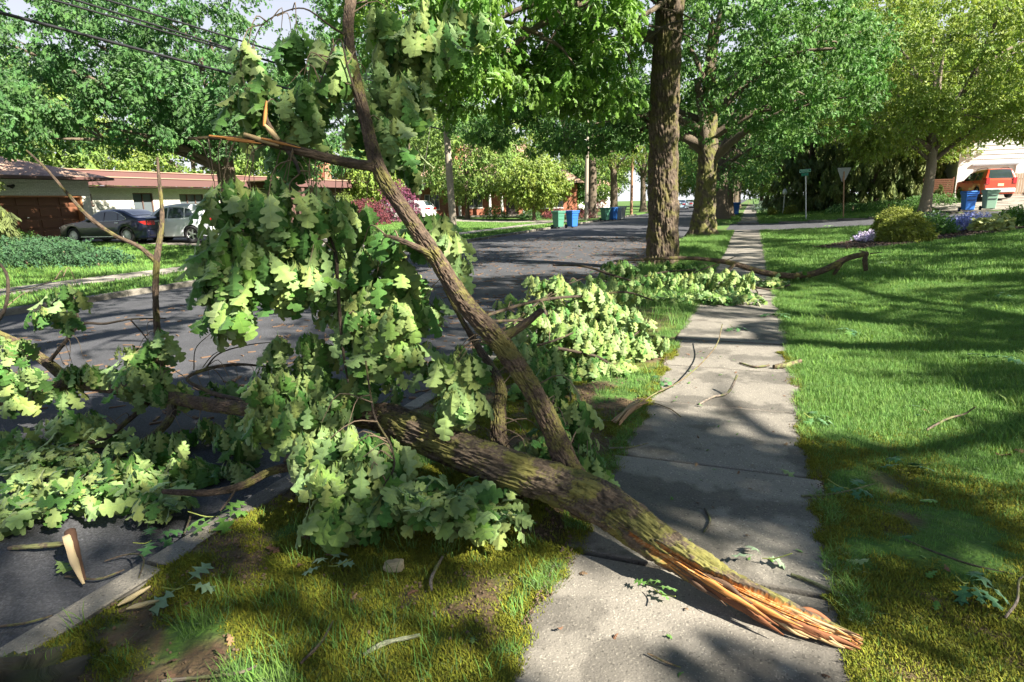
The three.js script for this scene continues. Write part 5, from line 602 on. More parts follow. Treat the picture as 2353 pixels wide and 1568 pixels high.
{ // white ranch house: facade local x runs along -z of the world (away from us), outer face towards the street
  const t = thing('ranch_house', 'long white brick ranch house with brown garage door and red brown fascia', 'house', V(-32.5, 0.28, -13.5), Math.PI / 2);   // local +x = world -z, local +z = world +x
  const L = 9.2, dx0 = 3.7, dx1 = 8.75, dh = 2.2;
  wall('garage_wall', L, 2.95, [[dx0, 0.01, dx1, dh]], whiteBrick, t, 0.3);
  part('side_wall', new THREE.BoxGeometry(0.25, 2.95, 8).translate(L - 0.126, 1.475, -4.31), whiteBrick, t); part('side_wall', new THREE.BoxGeometry(0.25, 2.95, 8).translate(0.126, 1.475, -4.31), whiteBrick, t);
  const door = part('garage_door', new THREE.BoxGeometry(dx1 - dx0, dh, 0.06).translate((dx0 + dx1) / 2, dh / 2, -0.42), doorBrown, t);
  for (let r = 0; r < 4; r++) for (let c = 0; c < 5; c++) { const pw = (dx1 - dx0) / 5, ph = dh / 4; const p = part('door_panel', new RoundedBoxGeometry(pw - 0.16, ph - 0.16, 0.06, 2, 0.018), doorBrown, door); p.position.set(dx0 + pw * (c + 0.5), ph * (r + 0.5), -0.385); }
  for (let r = 0; r < 4; r++) part('door_rail', new THREE.BoxGeometry(dx1 - dx0 - 0.02, 0.03, 0.03).translate((dx0 + dx1) / 2, dh * r / 4 + 0.03, -0.385), mat([0.12, 0.05, 0.025], 0.6), door);
  part('door_handle', new THREE.BoxGeometry(0.1, 0.05, 0.05).translate(6.2, 1.15, -0.35), chrome, door);
  part('door_jamb', mergeGeometries([new THREE.BoxGeometry(0.08, dh, 0.36).translate(dx1 - 0.04, dh / 2, -0.20), new THREE.BoxGeometry(0.08, dh, 0.36).translate(dx0 + 0.04, dh / 2, -0.20), new THREE.BoxGeometry(dx1 - dx0 - 0.16, 0.08, 0.36).translate((dx0 + dx1) / 2, dh - 0.04, -0.20)]), mat([0.36, 0.15, 0.06], 0.6), t);
  { const fl = part('floodlight', new THREE.CylinderGeometry(0.06, 0.09, 0.18, 12).rotateX(1.2).translate(5.5, 2.62, 0.16), blackTrim, t); part('bracket', new THREE.BoxGeometry(0.1, 0.1, 0.1).translate(5.4, 2.62, 0.05), blackTrim, fl); }
  part('eave', new THREE.BoxGeometry(L + 1.4, 0.05, 0.9).translate(L / 2, 2.98, 0.4), brownWall, t); part('gutter', new THREE.BoxGeometry(L + 1.4, 0.13, 0.12).translate(L / 2, 3.02, 0.91), gutter, t); part('gutter', new THREE.BoxGeometry(0.12, 0.13, 8.4).translate(L + 0.76, 3.02, -3.3), gutter, t);
  const e = 3.09, A = V(-0.7, e, 0.9), B = V(L + 0.7, e, 0.9), C = V(L + 0.7, e, -8.6), D = V(-0.7, e, -8.6), R1 = V(4.6, 4.75, -3.9), R0 = V(4.4, 4.75, -3.9);
  const roof = part('roof', poly([A, B, R1, R0]), shingle, t); part('roof_slope', poly([B, C, R1]), shingle, roof); part('roof_slope', poly([C, D, R0, R1]), shingle, roof); part('roof_slope', poly([D, A, R0]), shingle, roof);
  // long low wing
  const wx = L + 0.2, WL = 21; const w = new THREE.Group(); w.name = 'wing'; w.position.set(wx, 0, -3.6); t.add(w);
  wall('wall', WL, 2.75, [[0.6, 1.75, 2.4, 2.4], [5.0, 1.1, 6.4, 2.45], [8.4, 1.2, 10.4, 2.4], [14, 1.2, 16, 2.4]], whiteBrick, w);
  windowIn(w, 0.6, 1.75, 2.4, 2.4, 2, brownWall); windowIn(w, 5.0, 1.1, 6.4, 2.45, 1, brownWall); windowIn(w, 8.4, 1.2, 10.4, 2.4, 2, brownWall); windowIn(w, 14, 1.2, 16, 2.4, 2, brownWall);
  part('fascia', new THREE.BoxGeometry(WL + 1, 0.42, 0.08).translate(WL / 2, 3.05, 0.95), fascia, w); part('soffit', new THREE.BoxGeometry(WL + 1, 0.06, 1.1).translate(WL / 2, 2.79, 0.36), brownWall, w); part('wing_roof', new THREE.BoxGeometry(WL + 1, 0.06, 7).translate(WL / 2, 3.33, -2.5), shingle, w); part('upper_fascia', new THREE.BoxGeometry(WL - 3, 0.5, 0.1).translate(WL / 2 + 1, 3.62, -2.2), fascia, w); part('upper_roof', new THREE.BoxGeometry(WL - 2.6, 0.06, 4).translate(WL / 2 + 1, 3.9, -4.1), shingle, w);
  for (const c of [...w.children]) { c.position.add(w.position); t.add(c); } t.remove(w);
}
{ // brown porch front farther along
  const t = thing('porch_house', 'low house with dark brown porch wall and red brown fascia behind the maroon shrub', 'house', V(-31.5, 0.28, -36.8), Math.PI / 2);
  wall('wall', 12, 2.8, [[1.2, 0.9, 2.4, 2.2], [4.6, 0.9, 6.6, 2.2]], brownWall, t); windowIn(t, 1.2, 0.9, 2.4, 2.2, 1); windowIn(t, 4.6, 0.9, 6.6, 2.2, 2); part('fascia', new THREE.BoxGeometry(12.6, 0.5, 0.1).translate(6, 3.05, 0.9), fascia, t); part('roof', new THREE.BoxGeometry(12.8, 0.08, 7).translate(6, 3.35, -2.5), shingle, t); part('soffit', new THREE.BoxGeometry(12.6, 0.05, 1.2).translate(6, 2.83, 0.3), brownWall, t); part('post', new THREE.BoxGeometry(0.3, 2.8, 0.3).translate(0.4, 1.4, 0.7), brownWall, t); part('white_panel', new THREE.BoxGeometry(1.1, 1.6, 0.04).translate(3.4, 1.3, 0.04), whitePaint, t); part('chimney', new THREE.BoxGeometry(0.9, 1.7, 0.7).translate(8, 4.2, -3), redBrick, t);
}
{ // brick house with columns
  const t = thing('brick_house', 'red brick house with white columns behind the leafy lawn trees', 'house', V(-32.5, 0.28, -55.5), 0.35);
  const Wd = 17; wall('wall', Wd, 3.0, [[1.5, 0.8, 3, 2.3], [6, 0.9, 7.4, 2.3], [9.8, 0.01, 11, 2.3], [13.2, 0.7, 15.6, 2.3]], redBrick, t); windowIn(t, 1.5, 0.8, 3, 2.3, 2); windowIn(t, 6, 0.9, 7.4, 2.3, 2); windowIn(t, 13.2, 0.7, 15.6, 2.3, 3); part('door', new THREE.BoxGeometry(1.2, 2.3, 0.05).translate(10.4, 1.15, -0.15), mat([0.05, 0.04, 0.04], 0.5), t);
  for (const x of [5.2, 8.2, 9.4, 11.6]) part('column', new THREE.CylinderGeometry(0.12, 0.14, 2.8, 16).translate(x, 1.4, 1.2), whitePaint, t);
  part('porch_floor', new THREE.BoxGeometry(8, 0.15, 1.8).translate(8.4, 0.075, 0.95), paleConc, t); part('porch_beam', new THREE.BoxGeometry(8, 0.25, 0.3).translate(8.4, 2.93, 1.2), whitePaint, t);
  const e = 3.1; const roof = part('roof', poly([V(-0.6, e, 1.7), V(Wd + 0.6, e, 1.7), V(Wd - 2, 5.4, -4), V(2, 5.4, -4)]), shingle, t); part('roof_slope', poly([V(Wd + 0.6, e, 1.7), V(Wd + 0.6, e, -9), V(Wd - 2, 5.4, -4)]), shingle, roof); part('chimney', new THREE.BoxGeometry(1.0, 2.2, 0.8).translate(5, 5.6, -3.2), redBrick, roof);
}
{ // two storey pale house glimpsed above the lawn trees
  const t = thing('white_house', 'tall pale house glimpsed behind the utility pole', 'house', V(-35, 0.3, -66), 0.5); wall('wall', 11, 6.0, [[1, 0.9, 2.6, 2.2], [4, 0.9, 5.6, 2.2], [1, 3.6, 2.6, 4.9], [4, 3.6, 5.6, 4.9], [7.5, 3.6, 9.1, 4.9]], siding, t); for (const [a, b] of [[1, 0.9], [4, 0.9], [1, 3.6], [4, 3.6], [7.5, 3.6]]) windowIn(t, a, b, a + 1.6, b + 1.3, 1); part('roof', poly([V(-0.5, 6, 0.6), V(11.5, 6, 0.6), V(11.5, 8.4, -4), V(-0.5, 8.4, -4)]), shingle, t); part('chimney', new THREE.BoxGeometry(0.9, 2, 0.7).translate(3, 8.2, -2.5), redBrick, t);
  for (const [x, z, l] of [[-27, -88, 'white house far down the left side of the street'], [-26, -106, 'farthest white house on the left side of the street']]) { const q = thing('white_house', l, 'house', V(x, 0.3, z), Math.PI / 2.4); wall('wall', 10, 3.2, [[1, 0.9, 2.6, 2.2], [4, 0.9, 5.6, 2.2]], siding, q); windowIn(q, 1, 0.9, 2.6, 2.2); windowIn(q, 4, 0.9, 5.6, 2.2); part('roof', poly([V(-0.5, 3.2, 0.6), V(10.5, 3.2, 0.6), V(10.5, 5.4, -4), V(-0.5, 5.4, -4)]), shingle, q); }
}
{ // white gabled house on the right
  const t = thing('gabled_house', 'white sided house with steep gable and garage doors behind the red car', 'house', V(13.2, 1.12, -52), 0);
  const s = new THREE.Shape([[0, 0], [11, 0], [11, 3.5], [5.5, 6.9], [0, 3.5]].map(([x, y]) => new THREE.Vector2(x, y))); for (const [a, b] of [[0.9, 3.3], [4.6, 7.0]]) s.holes.push(new THREE.Path([[a, 0.01], [a, 2.25], [b, 2.25], [b, 0.01]].map(([x, y]) => new THREE.Vector2(x, y)))); part('gable_wall', new THREE.ExtrudeGeometry(s, { depth: 0.25, bevelEnabled: false }).translate(0, 0, -0.25), siding, t);
  for (const [a, b] of [[0.9, 3.3], [4.6, 7.0]]) { const d = part('garage_door', new THREE.BoxGeometry(b - a, 2.24, 0.05).translate((a + b) / 2, 1.125, -0.17), whitePaint, t); for (let r = 0; r < 4; r++) for (let c = 0; c < 3; c++) part('door_panel', new RoundedBoxGeometry((b - a) / 3 - 0.14, 0.44, 0.04, 2, 0.012).translate(a + (b - a) / 3 * (c + 0.5), 0.29 + 0.55 * r, -0.14), whitePaint, d); part('lintel', new THREE.BoxGeometry(b - a + 0.2, 0.1, 0.08).translate((a + b) / 2, 2.32, 0.04), mat([0.35, 0.36, 0.4], 0.6), t); }
  for (let i = 1; i < 22; i++) { const y = i * 0.3; if (y > 2.45 && y < 6.6) { const x0 = y > 3.5 ? (y - 3.5) / 3.4 * 5.5 : 0; part('clapboard', new THREE.BoxGeometry(11 - 2 * x0 - 0.2, 0.02, 0.02).translate(5.5, y, 0.011), siding, t); } }
  const rake = (x0, y0, x1, y1) => tube([V(x0, y0, 0.25), V(x1, y1, 0.25)], [0.12, 0.12], 4, 2); part('rake_board', rake(-0.6, 3.15, 5.5, 6.98), mat([0.42, 0.25, 0.16], 0.7), t); part('rake_board', rake(5.5, 6.98, 11.6, 3.15), mat([0.42, 0.25, 0.16], 0.7), t);
  const roof = part('roof', poly([V(-0.6, 3.2, 0.35), V(5.5, 7.06, 0.35), V(5.5, 7.06, -9), V(-0.6, 3.2, -9)]), shingle, t); part('roof_slope', poly([V(5.5, 7.06, 0.35), V(11.6, 3.2, 0.35), V(11.6, 3.2, -9), V(5.5, 7.06, -9)]), shingle, roof); part('side_wall', new THREE.BoxGeometry(0.25, 3.5, 8.5).translate(0.126, 1.75, -4.52), siding, t);
  const f = thing('slat_screen', 'dark brown horizontal board screen beside the white gabled house', 'fence', V(11.2, 1.05, -51.7)); for (let i = 0; i < 11; i++) part('board', new RoundedBoxGeometry(1.75, 0.11, 0.04, 1, 0.008).translate(0.9, 0.1 + i * 0.135, 0), doorBrown, f); for (const x of [0.02, 1.78]) part('post', new THREE.BoxGeometry(0.1, 1.65, 0.08).translate(x, 0.8, -0.065), doorBrown, f);
  const bf = thing('board_fence', 'weathered upright board fence between the red car and the house', 'fence', V(16.0, 1.0, -50.2)); const bm = mat([0.40, 0.31, 0.22], 0.9); for (let i = 0; i < 9; i++) part('board', new RoundedBoxGeometry(0.12, 1.75 + 0.06 * Math.sin(i * 5), 0.03, 1, 0.006).translate(i * 0.14, 0.9, 0), bm, bf); part('rail', new THREE.BoxGeometry(1.3, 0.09, 0.04).translate(0.56, 0.5, -0.036), bm, bf); part('rail', new THREE.BoxGeometry(1.3, 0.09, 0.04).translate(0.56, 1.4, -0.036), bm, bf);
  const pot = thing('potted_plant', 'grey pot with a leafy plant by the white house wall', 'plant', V(13.9, 1.14, -51.2)); part('pot', new THREE.LatheGeometry([[0, 0], [0.2, 0], [0.3, 0.4], [0.32, 0.42], [0.27, 0.42], [0.25, 0.34], [0, 0.34]].map(([a, b]) => new THREE.Vector2(a, b)), 24), mat([0.3, 0.32, 0.34], 0.6), pot); const r = rng(4), ms = []; for (let i = 0; i < 14; i++) ms.push(new THREE.Matrix4().compose(V((r() - 0.5) * 0.5, 0.5 + r() * 0.4, (r() - 0.5) * 0.5), new THREE.Quaternion(), V(1, 1, 1))); copies('foliage', SP.shrub[0], CM.oak, ms, pot);
}
// ───────────────────────── bins, signs, poles, wires ─────────────────────────
function bin(label, body, pos, turn, handleMat, group) {
  const t = thing('wheeled_bin', label, 'trash bin', pos, turn, group), m = mat(body, 0.5), hgt = 0.95;
  const g = new RoundedBoxGeometry(0.58, hgt, 0.66, 4, 0.05), p = g.attributes.position; for (let i = 0; i < p.count; i++) { const k = mix(0.80, 1.0, p.getY(i) / hgt + 0.5); p.setX(i, p.getX(i) * k); p.setZ(i, p.getZ(i) * k); } g.computeVertexNormals(); part('body', g.translate(0, 0.08 + hgt / 2, 0), m, t);
  part('rim', new RoundedBoxGeometry(0.64, 0.09, 0.72, 2, 0.025).translate(0, 0.99, 0), m, t);
  const lid = part('lid', new RoundedBoxGeometry(0.66, 0.09, 0.76, 3, 0.035).translate(0, 1.075, 0.01), m, t); part('hinge', new THREE.CylinderGeometry(0.025, 0.025, 0.5, 10).rotateZ(1.571).translate(0, 1.04, -0.40), m, lid);
  part('handle', tube([V(-0.24, 0.98, -0.36), V(-0.24, 1.0, -0.44), V(0.24, 1.0, -0.44), V(0.24, 0.98, -0.36)], [0.018, 0.018, 0.018, 0.018], 8, 18), m, t);
  for (const s of [-1, 1]) { const w = part('wheel', new THREE.CylinderGeometry(0.12, 0.12, 0.06, 24).rotateZ(1.571).translate(s * 0.28, 0.12, -0.30), rubber, t); part('hub', new THREE.CylinderGeometry(0.04, 0.04, 0.07, 12).rotateZ(1.571).translate(s * 0.285, 0.12, -0.30), m, w); }
  part('lift_bar', new THREE.BoxGeometry(0.4, 0.04, 0.03).translate(0, 0.62, 0.31), handleMat ?? m, t); part('lift_bar', new THREE.BoxGeometry(0.4, 0.03, 0.03).translate(0, 0.82, 0.325), handleMat ?? m, t);
  return t;
}
const GREEN = [0.06, 0.19, 0.13], BLUE = [0.02, 0.12, 0.40];
bin('green wheeled trash bin at the left kerb, paired with a blue one', GREEN, V(-11.75, ROAD_Y + 0.03, -38.9), 1.0); bin('blue wheeled recycling bin at the left kerb beside a green one', BLUE, V(-10.95, ROAD_Y + 0.03, -39.4), 1.0);
bin('green wheeled bin farther along the left kerb, in front of the broad street tree', GREEN, V(-11.6, ROAD_Y + 0.03, -52.2), 1.0); bin('blue wheeled bin behind the second green bin on the left kerb', BLUE, V(-11.1, ROAD_Y + 0.03, -53.0), 1.0); bin('grey wheeled bin behind the second blue bin', [0.35, 0.36, 0.36], V(-10.6, ROAD_Y + 0.03, -53.9), 1.0);
bin('dark wheeled bin far down the street on the left', [0.04, 0.06, 0.06], V(-10.8, ROAD_Y + 0.03, -80), 1.0); bin('blue bin far down the right sidewalk behind the street trees', BLUE, V(-1.3, 0.08, -57.5), 0.2);
bin('blue wheeled bin on the grass before the red car', [0.03, 0.17, 0.62], V(11.35, H(11.35, -41.9), -41.9), 0.15, blackTrim); bin('pale green wheeled bin beside the blue one before the red car', [0.20, 0.34, 0.25], V(12.35, H(12.35, -42), -42.0), 0.1, blackTrim);
{ // street name sign
  const p = V(3.2, H(3.2, -42.2) - 0.05, -42.2), top = at(1851, 388, { z: -42.2 }), hh = top.y - p.y, t = thing('street_name_sign', 'green street name blades on a slim grey post at the corner', 'sign', p); const lean = top.x - p.x;
  part('post', tube([V(0, -0.2, 0), V(lean * 0.85, hh - 0.3, 0)], [0.035, 0.035], 10, 4), mat([0.55, 0.58, 0.6], 0.5, { metalness: 0.5 }), t);
  const face = (txt) => { const c = document.createElement('canvas'); c.width = 512; c.height = 128; const g = c.getContext('2d'); g.fillStyle = '#04745a'; g.fillRect(0, 0, 512, 128); g.strokeStyle = '#dfeee8'; g.lineWidth = 6; g.strokeRect(8, 8, 496, 112); const k = new THREE.CanvasTexture(c); k.colorSpace = THREE.SRGBColorSpace; const r = rng(txt); g.fillStyle = '#d5ebe4'; let x = 60; for (let i = 0; i < 9; i++) { const w = 22 + 16 * r(); g.fillRect(x, 40, w * 0.28, 50); g.fillRect(x, 40 + Math.floor(r() * 3) * 20, w * 0.8, 10); x += w + 10; if (i === 5) x += 22; } return k; };
  const b1 = part('blade', new RoundedBoxGeometry(0.66, 0.2, 0.012, 1, 0.004), mat([0.01, 0.20, 0.13], 0.5), t); b1.position.set(lean, hh - 0.12, 0); b1.rotation.set(0, 0.25, 0.06); part('lettering', new THREE.PlaneGeometry(0.64, 0.18).translate(0, 0, 0.0085), new THREE.MeshStandardMaterial({ map: face(3), roughness: 0.5 }), b1);
  const b2 = part('blade', new RoundedBoxGeometry(0.6, 0.17, 0.012, 1, 0.004), mat([0.01, 0.20, 0.13], 0.5), t); b2.position.set(lean, hh - 0.33, 0); b2.rotation.set(0, -0.95, 0.03);
  const y = V(5.22, H(5.22, -42) - 0.05, -42.0), yt = at(1941, 386, { z: -42 }), yh = yt.y - y.y, s = thing('triangular_sign', 'grey back of a triangular road sign on a rusty post', 'sign', y); const rust = mat([0.36, 0.22, 0.13], 0.8), sh = new THREE.Shape([[-0.34, 0], [0.34, 0], [0.30, -0.14], [0.06, -0.76], [-0.06, -0.76], [-0.30, -0.14]].map(([a, b]) => new THREE.Vector2(a, b)));
  const ln = yt.x - y.x; part('post', tube([V(0, -0.2, -0.05), V(ln, yh - 0.2, -0.05)], [0.035, 0.035], 8, 4), rust, s); part('plate', new THREE.ExtrudeGeometry(sh, { depth: 0.01, bevelEnabled: true, bevelSize: 0.02, bevelThickness: 0.004, bevelSegments: 2 }).translate(ln, yh, -0.11), mat([0.30, 0.32, 0.34], 0.5, { metalness: 0.4 }), s); part('bracket', new THREE.BoxGeometry(0.08, 0.3, 0.03).translate(ln, yh - 0.6, -0.02), rust, s);
}
function pole(label, base, top, r0, r1, m) { const t = thing('utility_pole', label, 'utility pole', base); part('post', tube([V(0, -0.4, 0), top.clone().multiplyScalar(0.5), top], [r0, (r0 + r1) / 2, r1], 16, 20, { relief: (c, n, s) => 0.03 * sx3(c * 3, n * 3, s * 0.6) }), m, t); return t; }
const poleWood = new THREE.MeshStandardMaterial({ color: col(0.30, 0.26, 0.215), map: barkMap, roughness: 0.95 }), paleWood = poleWood;
{ const p = pole('dark weathered utility pole on the verge across the street', V(-12.95, 0, -26), V(-0.35, 10.5, 0), 0.17, 0.13, poleWood); part('crossarm', new THREE.BoxGeometry(0.12, 0.12, 2.4).translate(-0.3, 9.7, 0), poleWood, p); part('guy_wire', tube([V(-0.3, 8.5, -0.2), V(-6.5, -0.3, -7.5)], [0.012, 0.012], 4, 4), mat([0.7, 0.6, 0.58], 0.5), p);
  const w = pole('pale sunlit utility pole behind the green and blue bins', V(-12.9, 0, -50.8), V(0.05, 10.5, 0), 0.17, 0.14, paleWood); part('crossarm', new THREE.BoxGeometry(2.2, 0.12, 0.12).translate(0, 9.8, 0.16), paleWood, w); part('lamp_arm', tube([V(0, 6.4, 0.1), V(-0.7, 7.1, 0.2), V(-1.8, 7.7, 0.4)], [0.05, 0.05, 0.04], 8, 12), mat([0.6, 0.6, 0.6], 0.4, { metalness: 0.6 }), w);
  pole('brown utility pole past the pale street trees', V(-12.6, 0, -70), V(0, 9, 0), 0.16, 0.13, new THREE.MeshStandardMaterial({ color: col(0.30, 0.17, 0.11), map: barkMap, roughness: 0.95 })); pole('distant utility pole on the left side of the street', V(-12.6, 0, -96), V(0, 9, 0), 0.16, 0.13, poleWood);
  const wireMat = mat([0.012, 0.012, 0.014], 0.6);
  const wire = (a, b, r, l, g, sag = 0.15) => { const o = part('overhead_wire', tube([0, 0.25, 0.5, 0.75, 1].map((t) => b.clone().sub(a).multiplyScalar(t).add(V(0, -sag * 4 * t * (1 - t), 0))), [r, r, r, r, r], 6, 24), wireMat, scene); o.position.copy(a); tag(o, l, 'wire', g); };
  for (const [x0, y0, x1, y1, r] of [[0, 29, 536, 171, 0.032], [122, 0, 671, 156, 0.022], [173, 0, 415, 76, 0.022], [245, 0, 721, 145, 0.022]]) { const a = at(x0, y0, { x: -12.95 }), b = at(x1, y1, { x: -12.95 }), d = b.clone().sub(a).normalize(); const e = a.clone().addScaledVector(d, (-26 - a.z) / d.z), s = a.clone().addScaledVector(d, (6 - a.z) / d.z); wire(s, e, r, r > 0.03 ? 'lowest and thickest black cable along the street' : 'black overhead wire along the street above the thick cable', 'overhead wires along the street', 0); }
  for (const [x0, y0, x1, y1] of [[2018, 165, 2221, 162], [2039, 240, 2353, 236], [1892, 264, 2305, 260], [1870, 283, 2297, 277]]) { const a = at(x0, y0, { z: -40.8 }), b = at(x1, y1, { z: -40.8 }), d = b.clone().sub(a); wire(a.clone().addScaledVector(d, -1.2), b.clone().addScaledVector(d, 1.5), 0.018, 'thin service wire strung along the side road', 'service wires along the side road', 0.05); }
}
{ const t = thing('post_lamp', 'white globe post lamp on the lawn beyond the side road', 'lamp', V(2.42, H(2.42, -55), -55)), m = mat([0.6, 0.6, 0.58], 0.5); part('post', new THREE.CylinderGeometry(0.04, 0.05, 1.6, 12).translate(0, 0.8, 0), m, t); part('globe', new THREE.SphereGeometry(0.17, 20, 14).scale(1, 1.2, 1).translate(0, 1.8, 0), mat([0.8, 0.8, 0.8], 0.2), t); part('cap', new THREE.ConeGeometry(0.12, 0.12, 16).translate(0, 2.05, 0), m, t); }
// ───────────────────────── shrubs and beds ─────────────────────────
function shrub(name, label, p, rx, ry, m, set, n, sc, group, cat = 'shrub') {
  const t = thing(name, label, cat, p, 0, group), r = rng(Math.round(p.x * 31 + p.z * 17 + n)), ms = [], cs = [];
  part('stem', tube([V(0, -0.1, 0), V(0.02, ry * 0.5, 0), V(0.05, ry, 0.02)], [0.04 * rx + 0.01, 0.03 * rx + 0.006, 0.005], 6, 8), twigMat, t);
  for (let i = 0; i < n; i++) { let v; do v = V(r() * 2 - 1, r(), r() * 2 - 1); while (v.lengthSq() > 1); const L = v.length(), q = Math.pow(L, 0.35) / L, k = 1 + 0.18 * sx3(v.x * 2 + p.x, v.y * 2, v.z * 2); ms.push(new THREE.Matrix4().compose(V(v.x * q * rx * k, 0.06 + v.y * q * ry * k, v.z * q * rx * k), new THREE.Quaternion().setFromEuler(new THREE.Euler(r() - 0.5, r() * 6.28, r() - 0.5)), V(sc, sc, sc).multiplyScalar(0.7 + 0.6 * r()))); const b = 0.75 + 0.5 * r(); cs.push(col(b, b, b * (0.8 + 0.4 * r()))); }
  copies('foliage', set[0], m, ms, t, cs); return t;
}
const land = (x, z) => V(x, H(x, z), z);
const bedPts = [[1885, 571], [1960, 575], [2060, 566], [2160, 553], [2260, 540], [2353, 528], [2420, 520], [2420, 500], [2353, 503], [2260, 510], [2180, 520], [2130, 532], [2040, 545], [1960, 558]].map(([x, y]) => onLand(x, y)), inBed = (x, z) => { let c = false; for (let i = 0, j = bedPts.length - 1; i < bedPts.length; j = i++) { const a = bedPts[i], b = bedPts[j]; if ((a.z > z) !== (b.z > z) && x < (b.x - a.x) * (z - a.z) / (b.z - a.z) + a.x) c = !c; } return c; };
{ // island flower bed on the right lawn
  const pts = bedPts, g = new THREE.ShapeGeometry(new THREE.Shape(pts.map((p) => new THREE.Vector2(p.x, -p.z)))), q = g.attributes.position; for (let i = 0; i < q.count; i++) { const x = q.getX(i), z = -q.getY(i); q.setXYZ(i, x, H(x, z) + 0.045, z); } g.computeVertexNormals();
  const u = g.attributes.uv; for (let i = 0; i < q.count; i++) u.setXY(i, q.getX(i), q.getZ(i));
  struct('mulch_bed', g, new THREE.MeshStandardMaterial({ color: 0xffffff, map: tex(512, 512, (a, b) => { const k = pf(N1, a, b, 40, 4); return [0.02 + 0.05 * k * k, 0.014 + 0.032 * k * k, 0.012 + 0.02 * k * k]; }, true, [1, 1]), bumpMap: barkBump, bumpScale: 0.03, roughness: 1, side: THREE.DoubleSide }), 'dark mulch bed on the sloping right lawn');
  const chipG = new THREE.BoxGeometry(0.05, 0.012, 0.02), r = rng(14), ms = []; for (let i = 0; i < 4000; i++) { const a = pts[Math.floor(r() * 7)], b = pts[7 + Math.floor(r() * 7)], p = a.clone().lerp(b, r()).add(V((r() - 0.5) * 0.5, 0, (r() - 0.5) * 0.3)); ms.push(new THREE.Matrix4().compose(V(p.x, H(p.x, p.z) + 0.05 + 0.02 * r(), p.z), new THREE.Quaternion().setFromEuler(new THREE.Euler(r() - 0.5, r() * 6.28, r() - 0.5)), V(1, 1, 1).multiplyScalar(0.6 + r()))); } const ch = copies('mulch_chips', chipG, mat([0.05, 0.03, 0.022], 0.95), ms, scene); tag(ch, 'dark wood mulch chips covering the flower bed', 'mulch', null, 'stuff');
  shrub('gold_shrub', 'rounded golden thread leaf shrub in front, in the mulch bed', onLand(2078, 556), 0.68, 0.7, CM.gold, SP.needle, 700, 1.4); shrub('gold_shrub', 'rounded golden shrub behind the front one in the mulch bed', onLand(2055, 540), 0.7, 0.8, CM.gold, SP.needle, 700, 1.4);
  shrub('flower_clump', 'pale lilac phlox clump at the tip of the mulch bed', onLand(1998, 556), 0.5, 0.22, crownMat([0.62, 0.55, 0.72], 0.2), SP.shrub, 60, 1.1, null, 'flowers'); shrub('flower_clump', 'blue phlox clump in the middle of the mulch bed', onLand(2235, 530), 0.7, 0.5, crownMat([0.32, 0.36, 0.66], 0.2), SP.shrub, 130, 1.3, null, 'flowers'); shrub('flower_clump', 'second blue phlox clump beside the variegated hosta', onLand(2190, 530), 0.5, 0.4, crownMat([0.34, 0.38, 0.64], 0.2), SP.shrub, 80, 1.2, null, 'flowers'); shrub('flower_clump', 'crimson flowers beside the hosta', onLand(2268, 530), 0.3, 0.3, crownMat([0.42, 0.02, 0.06], 0.2), SP.shrub, 40, 1.0, null, 'flowers');
  shrub('hosta', 'variegated pale hosta at the front of the mulch bed', onLand(2282, 532), 0.5, 0.42, crownMat([0.40, 0.44, 0.15], 0.3), [spray(L3, 18, 0.2, 0.2, 650, { twigs: 6 })], 60, 1.0); shrub('perennial', 'low green perennials between the gold shrubs and the phlox', onLand(2150, 540), 0.6, 0.5, CM.oak, SP.shrub, 120, 1.6); shrub('perennial', 'blue green perennials behind the gold shrubs', onLand(2130, 532), 0.6, 0.5, CM.blue, SP.shrub, 110, 1.6); shrub('perennial', 'leafy green plants at the far end of the mulch bed', onLand(2335, 522), 0.6, 0.5, CM.bright, SP.shrub, 120, 1.8);
}
// across the street
shrub('maroon_shrub', 'rounded maroon barberry shrub before the brown porch', land(-26.2, -38.6), 1.7, 1.75, CM.red, SP.mid, 320, 0.5); shrub('purple_maple', 'taller purple leaved maple behind the maroon shrub', land(-25.9, -42.6), 1.6, 3.2, crownMat([0.20, 0.05, 0.10], 0.35), SP.mid, 320, 0.6); shrub('round_shrub', 'yellow green rounded shrub between the porch and the maroon shrub', land(-28.4, -38.8), 1.1, 2.1, CM.maple, SP.fine, 160, 0.6); shrub('round_shrub', 'low yellow shrub at the left of the maroon shrub', land(-28.0, -36.6), 0.9, 1.2, CM.gold, SP.fine, 110, 0.6);
for (const [x, z, a, b, l] of [[-34.2, -25.0, 0.9, 1.0, 'bright azalea hedge behind the black sedan, nearest the garage'], [-34.2, -27.2, 1.0, 0.95, 'bright hedge shrub behind the black sedan roof'], [-34.2, -29.4, 1.0, 1.05, 'bright hedge shrub between the sedan and the silver car'], [-34.1, -31.8, 1.0, 1.1, 'bright hedge shrub behind the silver car']]) shrub('hedge_shrub', l, land(x, z), a, b, CM.maple, SP.fine, 110, 0.55);
for (const [px, py, a, b, n] of [[60, 612, 1.3, 0.5, 260], [150, 606, 1.3, 0.55, 280], [225, 612, 0.9, 0.4, 150], [20, 590, 1.3, 0.55, 240], [110, 585, 1.2, 0.55, 220]]) { const q = onLand(px, py); shrub('juniper_shrub', 'low spreading dark juniper on the lawn across the street', land(q.x, q.z), a, b, crownMat([0.045, 0.115, 0.045], 0.2), SP.mid, n, 0.36, 'junipers on the lawn across the street'); }
shrub('boxwood_shrub', 'small clipped boxwood beside the garage door', land(-29.9, -17.3), 0.8, 0.6, CM.bright, SP.fine, 90, 0.45); shrub('cedar_shrub', 'blue green cedar hanging in front of the garage', land(-26.5, -13.7), 1.5, 3.6, CM.conifer, SP.hang, 150, 0.6);
